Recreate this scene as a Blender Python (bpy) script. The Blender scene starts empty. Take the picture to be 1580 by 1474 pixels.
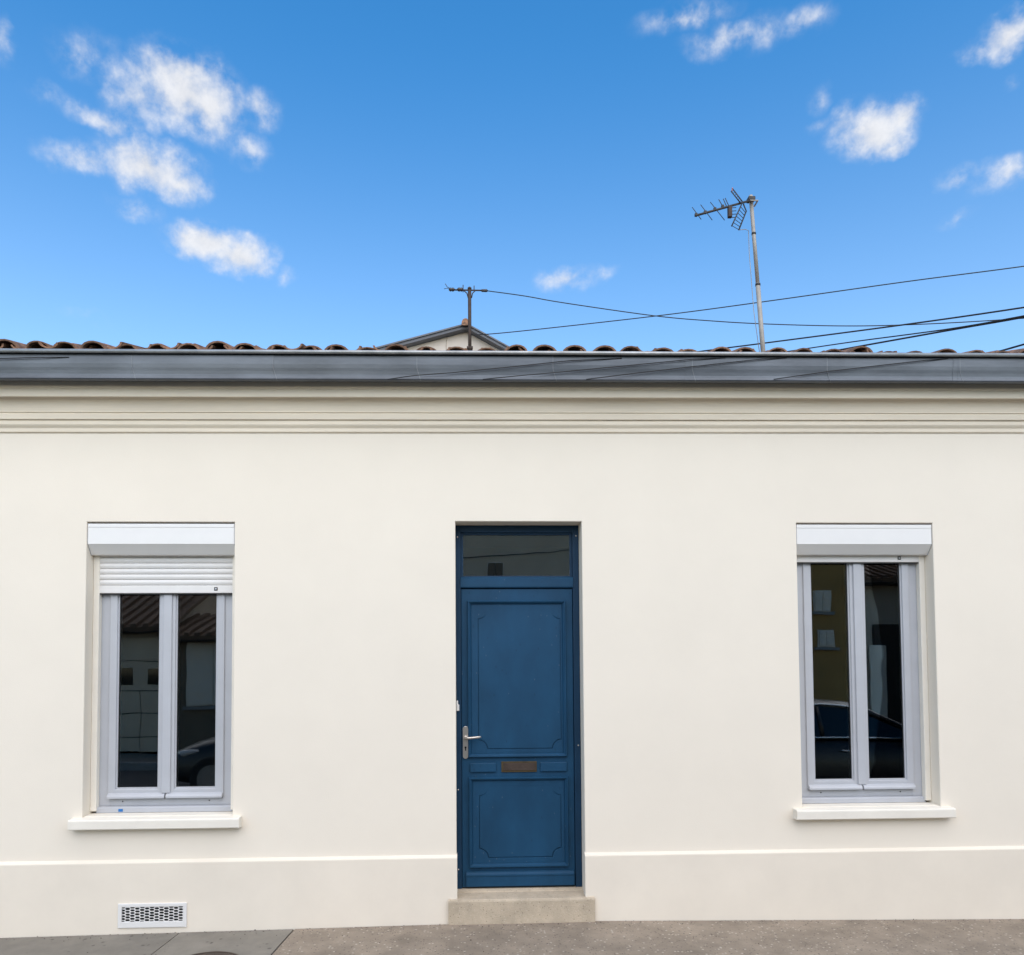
import bpy, bmesh, math, random
from mathutils import Vector, Matrix
random.seed(7)
R = math.radians
scene = bpy.context.scene
col = scene.collection

# ------------------------------------------------------------------ camera
CAM = Vector((0.0, -5.4, 1.6))
YAW, PITCH, ROLL = 0.040654, 0.041869, -0.006056
FPX, PPX, PPY, IW, IH = 1215.0, 764.42, 979.61, 1580.0, 1474.0
fw = Vector((math.sin(YAW)*math.cos(PITCH), math.cos(YAW)*math.cos(PITCH), math.sin(PITCH)))
rt = Vector((math.cos(YAW), -math.sin(YAW), 0.0))
up = rt.cross(fw)
r2 = math.cos(ROLL)*rt + math.sin(ROLL)*up
u2 = -math.sin(ROLL)*rt + math.cos(ROLL)*up
cd = bpy.data.cameras.new('camera')
cam = bpy.data.objects.new('camera', cd)
col.objects.link(cam)
cam.matrix_world = Matrix(((r2.x, u2.x, -fw.x, CAM.x), (r2.y, u2.y, -fw.y, CAM.y), (r2.z, u2.z, -fw.z, CAM.z), (0, 0, 0, 1)))
cd.sensor_fit = 'HORIZONTAL'
cd.sensor_width = 36.0
cd.lens = FPX/IW*36.0
cd.shift_x = (IW/2-PPX)/IW
cd.shift_y = (PPY-IH/2)/IW
cd.clip_start = 0.05
cd.clip_end = 2000
scene.camera = cam

def ray(px, py):
    return (fw*FPX + r2*(px-PPX) - u2*(py-PPY)).normalized()
def U(px, py, Y=0.0):
    """survey helper: where the sight line through a measured point of the photo meets the vertical plane at depth Y"""
    d = ray(px, py)
    return CAM + d*((Y-CAM.y)/d.y)

# ------------------------------------------------------------------ light
SUN_EL, SUN_ROT = R(42), R(180-8)      # behind the photographer, a little to the right
w = bpy.data.worlds.new('World')
scene.world = w
w.use_nodes = True
wn, wl = w.node_tree.nodes, w.node_tree.links
wn.clear()

def build_world():
    def N(t, **k):
        n = wn.new(t)
        for a, b in k.items():
            setattr(n, a, b)
        return n
    def M(op, a, b=None, c=None, clamp=False):
        n = N('ShaderNodeMath', operation=op)
        n.use_clamp = clamp
        for i, v in enumerate((a, b, c)):
            if v is None:
                continue
            if isinstance(v, (int, float)):
                n.inputs[i].default_value = v
            else:
                wl.new(v, n.inputs[i])
        return n.outputs[0]
    def V(op, a, b=None):
        n = N('ShaderNodeVectorMath', operation=op)
        for i, v in enumerate((a, b)):
            if v is None:
                continue
            if isinstance(v, tuple):
                n.inputs[i].default_value = v
            else:
                wl.new(v, n.inputs[i])
        return n
    sky = N('ShaderNodeTexSky', sky_type='NISHITA')
    sky.sun_disc = False
    sky.sun_elevation = SUN_EL
    sky.sun_rotation = SUN_ROT
    sky.altitude = 0
    sky.air_density = 1.0
    sky.dust_density = 0.35
    sky.ozone_density = 2.2
    hs = N('ShaderNodeHueSaturation')
    hs.inputs['Hue'].default_value = 0.496
    hs.inputs['Value'].default_value = 1.08
    wl.new(sky.outputs[0], hs.inputs['Color'])
    tc = N('ShaderNodeTexCoord')
    D = tc.outputs['Generated']
    sep = N('ShaderNodeSeparateXYZ')
    wl.new(D, sep.inputs[0])
    az = M('ARCTAN2', sep.outputs[0], sep.outputs[1])
    el = M('ARCSINE', sep.outputs[2])
    S = math.pi/4
    C0 = R(2.5)
    azf = M('SUBTRACT', M('PINGPONG', M('ADD', az, S-C0), 2*S), S)   # the cloud pattern goes on all round the sky
    sm = N('ShaderNodeMapRange', interpolation_type='SMOOTHSTEP')      # hazier towards the horizon
    wl.new(el, sm.inputs[0])
    sm.inputs[1].default_value = R(14); sm.inputs[2].default_value = R(42)
    sm.inputs[3].default_value = 1.10; sm.inputs[4].default_value = 1.345
    wl.new(sm.outputs[0], hs.inputs['Saturation'])
    # domain warp for ragged edges
    def noise(scale, det, rough, off=(0, 0, 0)):
        a = V('ADD', D, off)
        n = N('ShaderNodeTexNoise')
        n.inputs['Scale'].default_value = scale
        n.inputs['Detail'].default_value = det
        n.inputs['Roughness'].default_value = rough
        wl.new(a.outputs[0], n.inputs['Vector'])
        return n
    wp = noise(22, 4, 0.6)
    wv = V('SUBTRACT', wp.outputs['Color'], (0.5, 0.5, 0.5))
    wv2 = V('MULTIPLY', wv.outputs[0], (0.040, 0.034, 0))
    cmb = N('ShaderNodeCombineXYZ')
    wl.new(azf, cmb.inputs[0]); wl.new(el, cmb.inputs[1])
    P = V('ADD', cmb.outputs[0], wv2.outputs[0]).outputs[0]
    blobs = [(285,136,60,48,1.0),(325,160,38,44,.95),(215,150,50,36,.62),(160,184,44,16,.6),(290,104,36,24,.85),(400,172,28,26,.5),
             (125,85,36,30,.38),(75,148,34,14,.3),(165,100,30,30,.3),
             (228,256,56,30,1.0),(275,284,36,20,.85),(130,248,52,18,.58),(205,322,32,15,.42),(385,235,26,20,.46),
             (322,372,46,20,1.0),(368,393,42,22,.95),(295,362,30,16,.8),(130,490,32,10,.3),(4,65,15,28,.38),
             (1060,22,60,20,.42),(1130,58,52,22,.52),(1175,50,32,28,.42),(1240,35,36,20,.44),(1265,150,14,18,.3),
             (1352,198,48,30,.92),(1392,182,26,26,.85),(1308,192,26,24,.6),(1375,222,34,14,.7),(1265,190,18,10,.3),
             (1558,50,34,22,.85),(1510,74,28,10,.42),(1562,125,14,13,.3),(1545,275,34,20,.56),(1485,270,32,12,.42),(1475,335,26,10,.36),
             (875,429,36,15,.62),(932,421,18,9,.3),(440,430,14,10,.3)]
    F = None
    for (bx, by, rx, ry, s) in blobs:
        d = ray(bx, by)
        a0 = math.atan2(d.x, d.y) - C0
        e0 = math.asin(d.z)
        dx = ray(bx+10, by); dy = ray(bx, by+10)
        ka = abs(math.atan2(dx.x, dx.y)-math.atan2(d.x, d.y))/10
        ke = abs(math.asin(dy.z)-e0)/10
        q = V('SUBTRACT', P, (a0, e0, 0))
        q = V('MULTIPLY', q.outputs[0], (1/(ka*rx*1.98), 1/(ke*ry*1.98), 0))
        q = V('LENGTH', q.outputs[0])
        f = M('MULTIPLY', M('SUBTRACT', 1.0, q.outputs['Value'], clamp=True), s)
        F = f if F is None else M('SMOOTH_MAX', F, f, 0.05)
    n2 = noise(34, 6, 0.58, (3.1, 1.7, .3))
    n3 = noise(85, 3, 0.6, (1.1, 4.7, 2.3))
    e1 = M('MULTIPLY', M('SUBTRACT', n2.outputs['Fac'], 0.5), 1.35)
    e2 = M('MULTIPLY', M('SUBTRACT', n3.outputs['Fac'], 0.5), 0.30)
    gate = M('MULTIPLY', M('SUBTRACT', F, 0.06), 4.0, clamp=True)
    F2 = M('ADD', F, M('MULTIPLY', M('ADD', e1, e2), gate))
    mr = N('ShaderNodeMapRange', interpolation_type='SMOOTHSTEP')
    wl.new(F2, mr.inputs[0])
    mr.inputs[1].default_value = 0.04
    mr.inputs[2].default_value = 0.95
    mr.inputs[3].default_value = 0.0
    mr.inputs[4].default_value = 0.95
    # cloud tone: lit tops, faintly grey thick undersides
    cr = N('ShaderNodeMapRange')
    wl.new(n2.outputs['Fac'], cr.inputs[0])
    cr.inputs[1].default_value = 0.3; cr.inputs[2].default_value = 0.7
    cr.inputs[3].default_value = 0.80; cr.inputs[4].default_value = 1.0
    cc = N('ShaderNodeVectorMath', operation='SCALE')
    cc.inputs[0].default_value = CLOUD
    wl.new(cr.outputs[0], cc.inputs['Scale'])
    mix = N('ShaderNodeMix', data_type='RGBA')
    wl.new(mr.outputs[0], mix.inputs[0])
    wl.new(hs.outputs[0], mix.inputs[6])
    wl.new(cc.outputs[0], mix.inputs[7])
    bg = N('ShaderNodeBackground')
    bg.inputs['Strength'].default_value = SKY_STRENGTH
    wl.new(mix.outputs[2], bg.inputs['Color'])
    out = N('ShaderNodeOutputWorld')
    wl.new(bg.outputs[0], out.inputs['Surface'])

SKY_STRENGTH = 0.11
CLOUD = (3.85, 3.9, 4.05)
build_world()
sl = bpy.data.lights.new('sun', 'SUN')
sl.energy = 1.7
sl.angle = R(95)
sl.color = (1.0, 0.885, 0.71)
so = bpy.data.objects.new('sun', sl)
col.objects.link(so)
sdir = Vector((math.sin(SUN_ROT)*math.cos(SUN_EL), math.cos(SUN_ROT)*math.cos(SUN_EL), math.sin(SUN_EL)))
so.rotation_euler = sdir.to_track_quat('Z', 'Y').to_euler()
so.location = (2, -8, 12)
vs = scene.view_settings
vs.view_transform = 'Standard'
vs.look = 'None'
vs.exposure = 1.15
vs.gamma = 1.0
vs.use_curve_mapping = False

# ------------------------------------------------------------------ materials
def mat(name, base, rough=0.6, metal=0.0, var=0.0, vscale=3.0, bump=0.0, bscale=80.0, spec=0.5, speck=None, coat=0.0, objrand=0.0, vdark=None, bdist=0.01, stretch=(1, 1, 1)):
    m = bpy.data.materials.new(name)
    m.use_nodes = True
    nt = m.node_tree
    n, l = nt.nodes, nt.links
    b = n['Principled BSDF']
    b.inputs['Base Color'].default_value = (*base, 1)
    b.inputs['Roughness'].default_value = rough
    b.inputs['Metallic'].default_value = metal
    b.inputs['Specular IOR Level'].default_value = spec
    b.inputs['Coat Weight'].default_value = coat
    if var or bump or speck or objrand:
        tc = n.new('ShaderNodeTexCoord')
        mp = n.new('ShaderNodeMapping')
        mp.inputs['Scale'].default_value = stretch
        l.new(tc.outputs['Object'], mp.inputs['Vector'])
        co = mp.outputs[0]
        cur = None
        if var:
            t = n.new('ShaderNodeTexNoise')
            t.inputs['Scale'].default_value = vscale
            t.inputs['Detail'].default_value = 6
            t.inputs['Roughness'].default_value = 0.62
            l.new(co, t.inputs['Vector'])
            r = n.new('ShaderNodeMapRange')
            l.new(t.outputs['Fac'], r.inputs[0])
            r.inputs[1].default_value = 0.3; r.inputs[2].default_value = 0.7
            mx = n.new('ShaderNodeMix'); mx.data_type = 'RGBA'
            l.new(r.outputs[0], mx.inputs[0])
            dk = vdark if vdark else tuple(c*(1-var) for c in base)
            mx.inputs[6].default_value = (*dk, 1)
            mx.inputs[7].default_value = (*tuple(min(1, c*(1+var*0.5)) for c in base), 1)
            cur = mx.outputs[2]
        if speck:
            for (sc, thr, colr, amt) in speck:
                t = n.new('ShaderNodeTexVoronoi')
                t.inputs['Scale'].default_value = sc
                l.new(co, t.inputs['Vector'])
                sp = n.new('ShaderNodeSeparateColor')
                l.new(t.outputs['Color'], sp.inputs[0])
                gt = n.new('ShaderNodeMath'); gt.operation = 'GREATER_THAN'
                l.new(sp.outputs[0], gt.inputs[0]); gt.inputs[1].default_value = thr
                lt = n.new('ShaderNodeMapRange')
                l.new(t.outputs['Distance'], lt.inputs[0])
                lt.inputs[1].default_value = 0.25; lt.inputs[2].default_value = 0.45
                lt.inputs[3].default_value = amt; lt.inputs[4].default_value = 0.0
                mu = n.new('ShaderNodeMath'); mu.operation = 'MULTIPLY'
                l.new(gt.outputs[0], mu.inputs[0]); l.new(lt.outputs[0], mu.inputs[1])
                mx = n.new('ShaderNodeMix'); mx.data_type = 'RGBA'
                l.new(mu.outputs[0], mx.inputs[0])
                if cur is None:
                    mx.inputs[6].default_value = (*base, 1)
                else:
                    l.new(cur, mx.inputs[6])
                mx.inputs[7].default_value = (*colr, 1)
                cur = mx.outputs[2]
        if objrand:
            oi = n.new('ShaderNodeObjectInfo')
            r = n.new('ShaderNodeMapRange')
            l.new(oi.outputs['Random'], r.inputs[0])
            r.inputs[3].default_value = 1-objrand; r.inputs[4].default_value = 1+objrand*0.6
            h = n.new('ShaderNodeHueSaturation')
            l.new(r.outputs[0], h.inputs['Value'])
            if cur is None:
                h.inputs['Color'].default_value = (*base, 1)
            else:
                l.new(cur, h.inputs['Color'])
            cur = h.outputs[0]
        if cur is not None:
            l.new(cur, b.inputs['Base Color'])
        if bump:
            t = n.new('ShaderNodeTexNoise')
            t.inputs['Scale'].default_value = bscale
            t.inputs['Detail'].default_value = 5
            t.inputs['Roughness'].default_value = 0.6
            l.new(co, t.inputs['Vector'])
            t2 = n.new('ShaderNodeTexNoise')
            t2.inputs['Scale'].default_value = bscale*0.04
            t2.inputs['Detail'].default_value = 2
            l.new(co, t2.inputs['Vector'])
            ad = n.new('ShaderNodeMath'); ad.operation = 'MULTIPLY_ADD'
            l.new(t2.outputs['Fac'], ad.inputs[0]); ad.inputs[1].default_value = 1.6
            l.new(t.outputs['Fac'], ad.inputs[2])
            bp = n.new('ShaderNodeBump')
            bp.inputs['Strength'].default_value = bump
            bp.inputs['Distance'].default_value = bdist
            l.new(ad.outputs[0], bp.inputs['Height'])
            l.new(bp.outputs[0], b.inputs['Normal'])
    return m

def glass_mat(name, ior=2.1, tint=(0.9, 0.93, 0.92)):
    m = bpy.data.materials.new(name)
    m.use_nodes = True
    n, l = m.node_tree.nodes, m.node_tree.links
    n.clear()
    o = n.new('ShaderNodeOutputMaterial')
    tr = n.new('ShaderNodeBsdfTransparent'); tr.inputs[0].default_value = (*tint, 1)
    gl = n.new('ShaderNodeBsdfGlossy'); gl.inputs['Roughness'].default_value = 0.0
    tc = n.new('ShaderNodeTexCoord')
    t = n.new('ShaderNodeTexNoise'); t.inputs['Scale'].default_value = 2.2
    l.new(tc.outputs['Object'], t.inputs['Vector'])
    bp = n.new('ShaderNodeBump'); bp.inputs['Strength'].default_value = 0.05; bp.inputs['Distance'].default_value = 0.01
    l.new(t.outputs['Fac'], bp.inputs['Height'])
    l.new(bp.outputs[0], gl.inputs['Normal'])
    fr = n.new('ShaderNodeFresnel'); fr.inputs[0].default_value = ior
    mx = n.new('ShaderNodeMixShader')
    l.new(fr.outputs[0], mx.inputs[0]); l.new(tr.outputs[0], mx.inputs[1]); l.new(gl.outputs[0], mx.inputs[2])
    l.new(mx.outputs[0], o.inputs['Surface'])
    return m

MT = dict(
    stucco=mat('cream_stucco', (0.818, 0.736, 0.618), 0.92, var=0.028, vscale=1.6, bump=0.2, bscale=140, spec=0.2, bdist=0.004),
    plinth=mat('cream_plinth_stucco', (0.795, 0.71, 0.592), 0.92, var=0.05, vscale=2.2, bump=0.12, bscale=200, spec=0.2, bdist=0.004),
    cornice=mat('cornice_stone_paint', (0.82, 0.722, 0.578), 0.9, var=0.10, vscale=2.5, bump=0.1, bscale=120, spec=0.2, bdist=0.004, stretch=(0.35, 1, 4)),
    sill=mat('sill_paint', (0.81, 0.75, 0.65), 0.8, var=0.05, vscale=6, bump=0.08, bscale=150, spec=0.25, bdist=0.004),
    zinc=mat('weathered_zinc', (0.108, 0.120, 0.137), 0.4, metal=0.4, var=0.34, vscale=5, bump=0.05, bscale=9, bdist=0.02, stretch=(0.4, 1, 1.5)),
    seam=mat('solder', (0.16, 0.17, 0.185), 0.5, metal=0.3),
    zinc_bead=mat('zinc_bead', (0.40, 0.40, 0.395), 0.42, metal=0.5, var=0.25, vscale=9),
    pvc=mat('white_pvc', (0.76, 0.735, 0.70), 0.35, var=0.02, vscale=8),
    slat=mat('shutter_slat', (0.74, 0.71, 0.67), 0.42, var=0.03, vscale=10),
    frame=mat('pale_grey_pvc', (0.455, 0.46, 0.48), 0.38, var=0.05, vscale=6),
    gasket=mat('black_gasket', (0.02, 0.02, 0.02), 0.7),
    blue=mat('blue_door_paint', (0.0095, 0.056, 0.118), 0.52, var=0.26, vscale=3.5, speck=[(120, .994, (.13, .17, .21), .4), (70, .985, (.006, .03, .06), .5)], bump=0.10, bscale=60, spec=0.22, bdist=0.003, stretch=(1, 1, 0.5)),
    blue_dark=mat('blue_frame_paint', (0.0065, 0.034, 0.074), 0.5, var=0.16, vscale=5, bump=0.05, bscale=60, spec=0.25, bdist=0.003),
    nickel=mat('satin_nickel', (0.62, 0.56, 0.50), 0.32, metal=0.9),
    bronze=mat('tarnished_brass', (0.085, 0.060, 0.028), 0.5, metal=0.5, var=0.3, vscale=25),
    black=mat('black_void', (0.008, 0.008, 0.008), 0.9),
    stone=mat('limestone_step', (0.52, 0.425, 0.31), 0.88, var=0.2, vscale=9, bump=0.6, bscale=110, bdist=0.006, speck=[(95, .90, (.22, .17, .12), .65), (120, .90, (.66, .58, .47), .5)]),
    slab=mat('concrete_slab', (0.218, 0.195, 0.160), 0.88, var=0.25, vscale=4, bump=0.35, bscale=110, bdist=0.004, speck=[(28, .96, (.07, .06, .05), .7)], objrand=0.12),
    aggregate=mat('exposed_aggregate', (0.292, 0.236, 0.178), 0.9, var=0.30, vscale=4.5, bump=0.8, bscale=120, bdist=0.006, speck=[(62, .84, (.12, .095, .075), .8), (50, .88, (.52, .46, .38), .75), (115, .75, (.20, .16, .13), .6)]),
    asphalt=mat('asphalt', (0.05, 0.05, 0.052), 0.9, var=0.25, vscale=2.5, bump=0.6, bscale=120, bdist=0.006),
    kerb=mat('granite_kerb', (0.30, 0.29, 0.275), 0.85, var=0.2, vscale=9, bump=0.4, bscale=90, bdist=0.005),
    earth=mat('ground_earth', (0.10, 0.105, 0.06), 0.95, var=0.3, vscale=0.4),
    iron=mat('rusty_iron', (0.075, 0.052, 0.04), 0.6, metal=0.5, var=0.35, vscale=14, bump=0.4, bscale=90, bdist=0.004),
    iron_dark=mat('dark_iron', (0.02, 0.02, 0.022), 0.5, metal=0.3, var=0.3, vscale=12),
    tile=mat('canal_tile', (0.38, 0.195, 0.115), 0.88, var=0.5, vscale=16, vdark=(.085, .06, .045), bump=0.5, bscale=70, bdist=0.006, objrand=0.38),
    galv=mat('galvanised_mast', (0.34, 0.315, 0.28), 0.6, metal=0.15, var=0.25, vscale=12),
    alu=mat('antenna_aluminium', (0.035, 0.033, 0.033), 0.6, metal=0.2, var=0.4, vscale=30),
    pink=mat('pink_plastic', (0.35, 0.16, 0.20), 0.5),
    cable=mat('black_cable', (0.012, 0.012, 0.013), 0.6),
    porcelain=mat('dark_insulator', (0.03, 0.022, 0.02), 0.3),
    rust_steel=mat('rust_steel', (0.055, 0.036, 0.028), 0.7, metal=0.3, var=0.35, vscale=16),
    gable=mat('neighbour_render', (0.62, 0.55, 0.49), 0.92, var=0.10, vscale=1.2, bump=0.2, bscale=60),
    slate=mat('grey_soffit', (0.135, 0.14, 0.16), 0.75, var=0.2, vscale=3),
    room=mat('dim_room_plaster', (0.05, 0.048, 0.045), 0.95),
    brownwall=mat('brown_render', (0.20, 0.155, 0.11), 0.92, var=0.15, vscale=1.4),
    ochre=mat('ochre_render', (0.42, 0.25, 0.085), 0.92, var=0.12, vscale=1.3),
    pale=mat('pale_render', (0.70, 0.58, 0.43), 0.92, var=0.10, vscale=1.0),
    greyr=mat('grey_render', (0.48, 0.405, 0.32), 0.92, var=0.12, vscale=1.1),
    paintw=mat('white_shutter_paint', (0.80, 0.72, 0.60), 0.6, var=0.05, vscale=4),
    brownroof=mat('brown_roof_tile', (0.17, 0.10, 0.06), 0.9, var=0.35, vscale=5, objrand=0.1),
    wood=mat('dark_eave_wood', (0.035, 0.026, 0.02), 0.8),
    carpaint=mat('black_car_paint', (0.012, 0.013, 0.017), 0.3, coat=0.15),
    carpaint2=mat('graphite_car_paint', (0.02, 0.021, 0.024), 0.35, coat=0.1),
    carglass=mat('car_glass', (0.008, 0.01, 0.012), 0.05, spec=0.7),
    chrome=mat('chrome', (0.8, 0.8, 0.8), 0.15, metal=1.0),
    rubber=mat('tyre_rubber', (0.018, 0.018, 0.018), 0.85),
    lamp=mat('lamp_lens', (0.55, 0.55, 0.55), 0.15),
    redlamp=mat('tail_lamp_lens', (0.25, 0.01, 0.01), 0.2),
    bark=mat('bark', (0.07, 0.055, 0.042), 0.95, var=0.3, vscale=8),
    bluetag=mat('blue_sticker', (0.01, 0.14, 0.42), 0.5),
    patch=mat('pale_cement_patch', (0.40, 0.385, 0.38), 0.9, var=0.1, vscale=8, bump=0.3, bscale=100, bdist=0.004),
)
GLASS = glass_mat('window_glass')
FROST = glass_mat('transom_glass', 2.35, (0.75, 0.78, 0.77))

# ------------------------------------------------------------------ mesh helpers
ORG = {}
class MB:
    def __init__(self):
        self.v, self.f, self.s = [], [], []
    def add(self, vs_, fs_, smooth=False):
        o = len(self.v)
        self.v += [Vector(a) for a in vs_]
        self.f += [tuple(i+o for i in f) for f in fs_]
        self.s += [smooth]*len(fs_)
        return self
    def box(self, x0, x1, y0, y1, z0, z1, bev=0.0):
        if bev <= 0:
            self.add([(x0,y0,z0),(x1,y0,z0),(x1,y1,z0),(x0,y1,z0),(x0,y0,z1),(x1,y0,z1),(x1,y1,z1),(x0,y1,z1)],
                     [(0,3,2,1),(4,5,6,7),(0,1,5,4),(1,2,6,5),(2,3,7,6),(3,0,4,7)])
            return self
        bm = bmesh.new()
        bmesh.ops.create_cube(bm, size=1)
        for v in bm.verts:
            v.co = Vector(((x0+x1)/2+v.co.x*(x1-x0), (y0+y1)/2+v.co.y*(y1-y0), (z0+z1)/2+v.co.z*(z1-z0)))
        bmesh.ops.bevel(bm, geom=bm.edges[:], offset=bev, segments=2, profile=0.6, affect='EDGES')
        return self.take(bm)
    def take(self, bm, smooth=False):
        bm.verts.index_update()
        self.add([v.co.copy() for v in bm.verts], [tuple(v.index for v in f.verts) for f in bm.faces], smooth)
        bm.free()
        return self
    def prism(self, prof, x0, x1, tilt=0.0, xref=0.0, smooth=False, caps=True):
        """closed (Y,Z) profile run along X; tilt lifts Z with X"""
        n = len(prof)
        vs_ = []
        for x in (x0, x1):
            vs_ += [(x, y, z+tilt*(x-xref)) for y, z in prof]
        fs_ = [(i, (i+1) % n, n+(i+1) % n, n+i) for i in range(n)]
        self.add(vs_, fs_, smooth)
        if caps:
            self.add(vs_, [tuple(range(n))[::-1], tuple(range(n, 2*n))])
        return self
    def tube(self, pts, rad, seg=8, caps=True):
        pts = [Vector(p) for p in pts]
        rads = rad if isinstance(rad, (list, tuple)) else [rad]*len(pts)
        vs_, fs_ = [], []
        prev = None
        for i, p in enumerate(pts):
            a = pts[max(0, i-1)]; b = pts[min(len(pts)-1, i+1)]
            t = (b-a).normalized()
            ref = prev if prev is not None else (Vector((0, 0, 1)) if abs(t.z) < 0.9 else Vector((1, 0, 0)))
            n1 = (ref - t*ref.dot(t)).normalized()
            prev = n1
            n2 = t.cross(n1)
            for k in range(seg):
                an = 2*math.pi*k/seg
                vs_.append(p + (n1*math.cos(an)+n2*math.sin(an))*rads[i])
        for i in range(len(pts)-1):
            for k in range(seg):
                fs_.append((i*seg+k, i*seg+(k+1) % seg, (i+1)*seg+(k+1) % seg, (i+1)*seg+k))
        self.add(vs_, fs_, True)
        if caps:
            self.add(vs_[:seg], [tuple(range(seg))[::-1]])
            self.add(vs_[-seg:], [tuple(range(seg))])
        return self
    def lathe(self, prof, c, axis='Z', seg=24):
        vs_, fs_ = [], []
        for r, h in prof:
            for k in range(seg):
                a = 2*math.pi*k/seg
                x, y = r*math.cos(a), r*math.sin(a)
                vs_.append({'Z': (c[0]+x, c[1]+y, c[2]+h), 'Y': (c[0]+x, c[1]+h, c[2]+y), 'X': (c[0]+h, c[1]+x, c[2]+y)}[axis])
        for i in range(len(prof)-1):
            for k in range(seg):
                fs_.append((i*seg+k, i*seg+(k+1) % seg, (i+1)*seg+(k+1) % seg, (i+1)*seg+k))
        self.add(vs_, fs_, True)
        self.add(vs_[:seg], [tuple(range(seg))[::-1]])
        self.add(vs_[-seg:], [tuple(range(seg))])
        return self
    def outline(self, pts, y0, y1, bev=0.0):
        """XZ outline given thickness y0..y1 (front at y0)"""
        bm = bmesh.new()
        a = [bm.verts.new((x, y0, z)) for x, z in pts]
        b = [bm.verts.new((x, y1, z)) for x, z in pts]
        ff = bm.faces.new(a)
        bm.faces.new(b[::-1])
        n = len(pts)
        for i in range(n):
            bm.faces.new((a[i], b[i], b[(i+1) % n], a[(i+1) % n]))
        if bev:
            bmesh.ops.bevel(bm, geom=list(ff.edges), offset=bev, segments=2, profile=0.5, affect='EDGES')
        bmesh.ops.recalc_face_normals(bm, faces=bm.faces[:])
        return self.take(bm)
    def build(self, name, m, parent=None, fix=True):
        org = ORG.get(parent, Vector((0, 0, 0))) if parent else Vector((0, 0, 0))
        me = bpy.data.meshes.new(name)
        me.from_pydata([tuple(v-org) for v in self.v], [], self.f)
        me.polygons.foreach_set('use_smooth', self.s)
        me.materials.append(MT[m] if isinstance(m, str) else m)
        me.validate()
        if fix:
            bm = bmesh.new(); bm.from_mesh(me)
            bmesh.ops.remove_doubles(bm, verts=bm.verts[:], dist=1e-5)
            bmesh.ops.recalc_face_normals(bm, faces=bm.faces[:])
            bm.to_mesh(me); bm.free()
        o = bpy.data.objects.new(name, me)
        col.objects.link(o)
        if parent:
            o.parent = parent
            ORG[o] = org
        return o

def tag(o, label=None, cat=None, group=None, kind=None):
    if label: o['label'] = label
    if cat: o['category'] = cat
    if group: o['group'] = group
    if kind: o['kind'] = kind
    return o
def empty(name, loc, label, cat, group=None):
    o = bpy.data.objects.new(name, None)
    o.location = loc
    o.empty_display_size = 0.2
    col.objects.link(o)
    ORG[o] = Vector(loc)
    return tag(o, label, cat, group)
def dup(o, parent, loc=(0, 0, 0)):
    c = o.copy()
    col.objects.link(c)
    c.parent = parent
    c.location = loc
    return c

# ------------------------------------------------------------------ ground, pavement, road
def gz(x):
    """height of the pavement along the foot of the wall"""
    pts = [(-9, -.16), (-3.06, -.150), (-.118, -.118), (.885, -.115), (3.886, -.158), (10, -.19)]
    if x <= pts[0][0]: return pts[0][1]
    for (a, za), (b, zb) in zip(pts, pts[1:]):
        if x <= b:
            return za+(zb-za)*(x-a)/(b-a)
    return pts[-1][1]
FALL = 0.018
def pz(x, y): return gz(x) + FALL*y

def sheet(name, x0, x1, y0, y1, z, m, nx=1, ny=1, kind='structure'):
    mb = MB()
    vs_, fs_ = [], []
    for j in range(ny+1):
        for i in range(nx+1):
            x = x0+(x1-x0)*i/nx; y = y0+(y1-y0)*j/ny
            vs_.append((x, y, z(x, y) if callable(z) else z))
    for j in range(ny):
        for i in range(nx):
            a = j*(nx+1)+i
            fs_.append((a, a+1, a+nx+2, a+nx+1))
    mb.add(vs_, fs_)
    o = mb.build(name, m)
    tag(o, kind=kind)
    return o

sheet('ground', -400, 400, -400, 400, -0.42, 'earth')
XA, XB = U(280, 1440).x, U(455, 1433).x        # joints of the concrete slabs at the wall
pav = MB()
def surf(mb, x0, x1, y0, y1, dz, th, nx, skew=0.0):
    """a paving piece with thickness following the pavement"""
    vs_, fs_ = [], []
    for lay in (0, 1):
        for y in (y0, y1):
            for i in range(nx+1):
                x = x0+(x1-x0)*i/nx
                xx = x + skew*(y-y1)
                vs_.append((xx, y, pz(xx, y)+dz-(th if lay else 0)))
    n = nx+1
    for i in range(nx):
        fs_.append((i, i+1, n+i+1, n+i))
        fs_.append((2*n+i, 3*n+i, 3*n+i+1, 2*n+i+1))
        fs_.append((i, 2*n+i, 2*n+i+1, i+1))
        fs_.append((n+i, n+i+1, 3*n+i+1, 3*n+i))
    fs_.append((0, n, 3*n, 2*n)); fs_.append((n-1, 2*n+n-1, 3*n+n-1, n+n-1))
    mb.add(vs_, fs_)
    return mb
xs_lo, xs_hi = -.12, .89
XE = 4.02                                        # next joint, near the right border
pave = surf(MB(), XB+0.008, XE, -2.2, -.0295, 0, 0.2, 40, 0.10).build('pavement', 'aggregate')
tag(pave, kind='structure')
surf(MB(), XE+0.008, 11, -2.2, -.0295, -0.002, 0.2, 14, -0.3).build('aggregate_slab', 'aggregate', pave)
surf(MB(), -11, 11, -2.19, 0.03, -0.012, 0.2, 60).build('pavement_bed', 'iron_dark', pave)
for (a, b, y0, y1) in [(XA+.004, XB-.004, -0.86, -.0295), (-3.55, XA-.004, -0.86, -.0295), (-4.6, -3.556, -0.86, -.0295), (XA-.2, XB-.1, -2.2, -0.868), (-3.4, XA-.21, -2.2, -.868), (-4.7, -3.41, -2.2, -.868), (-11, -4.71, -2.2, -.0295)]:
    surf(MB(), a, b, y0, y1, random.uniform(-.0015, .0015), 0.19, 6, 0.10).build('paving_slab', 'slab', pave)
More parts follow.
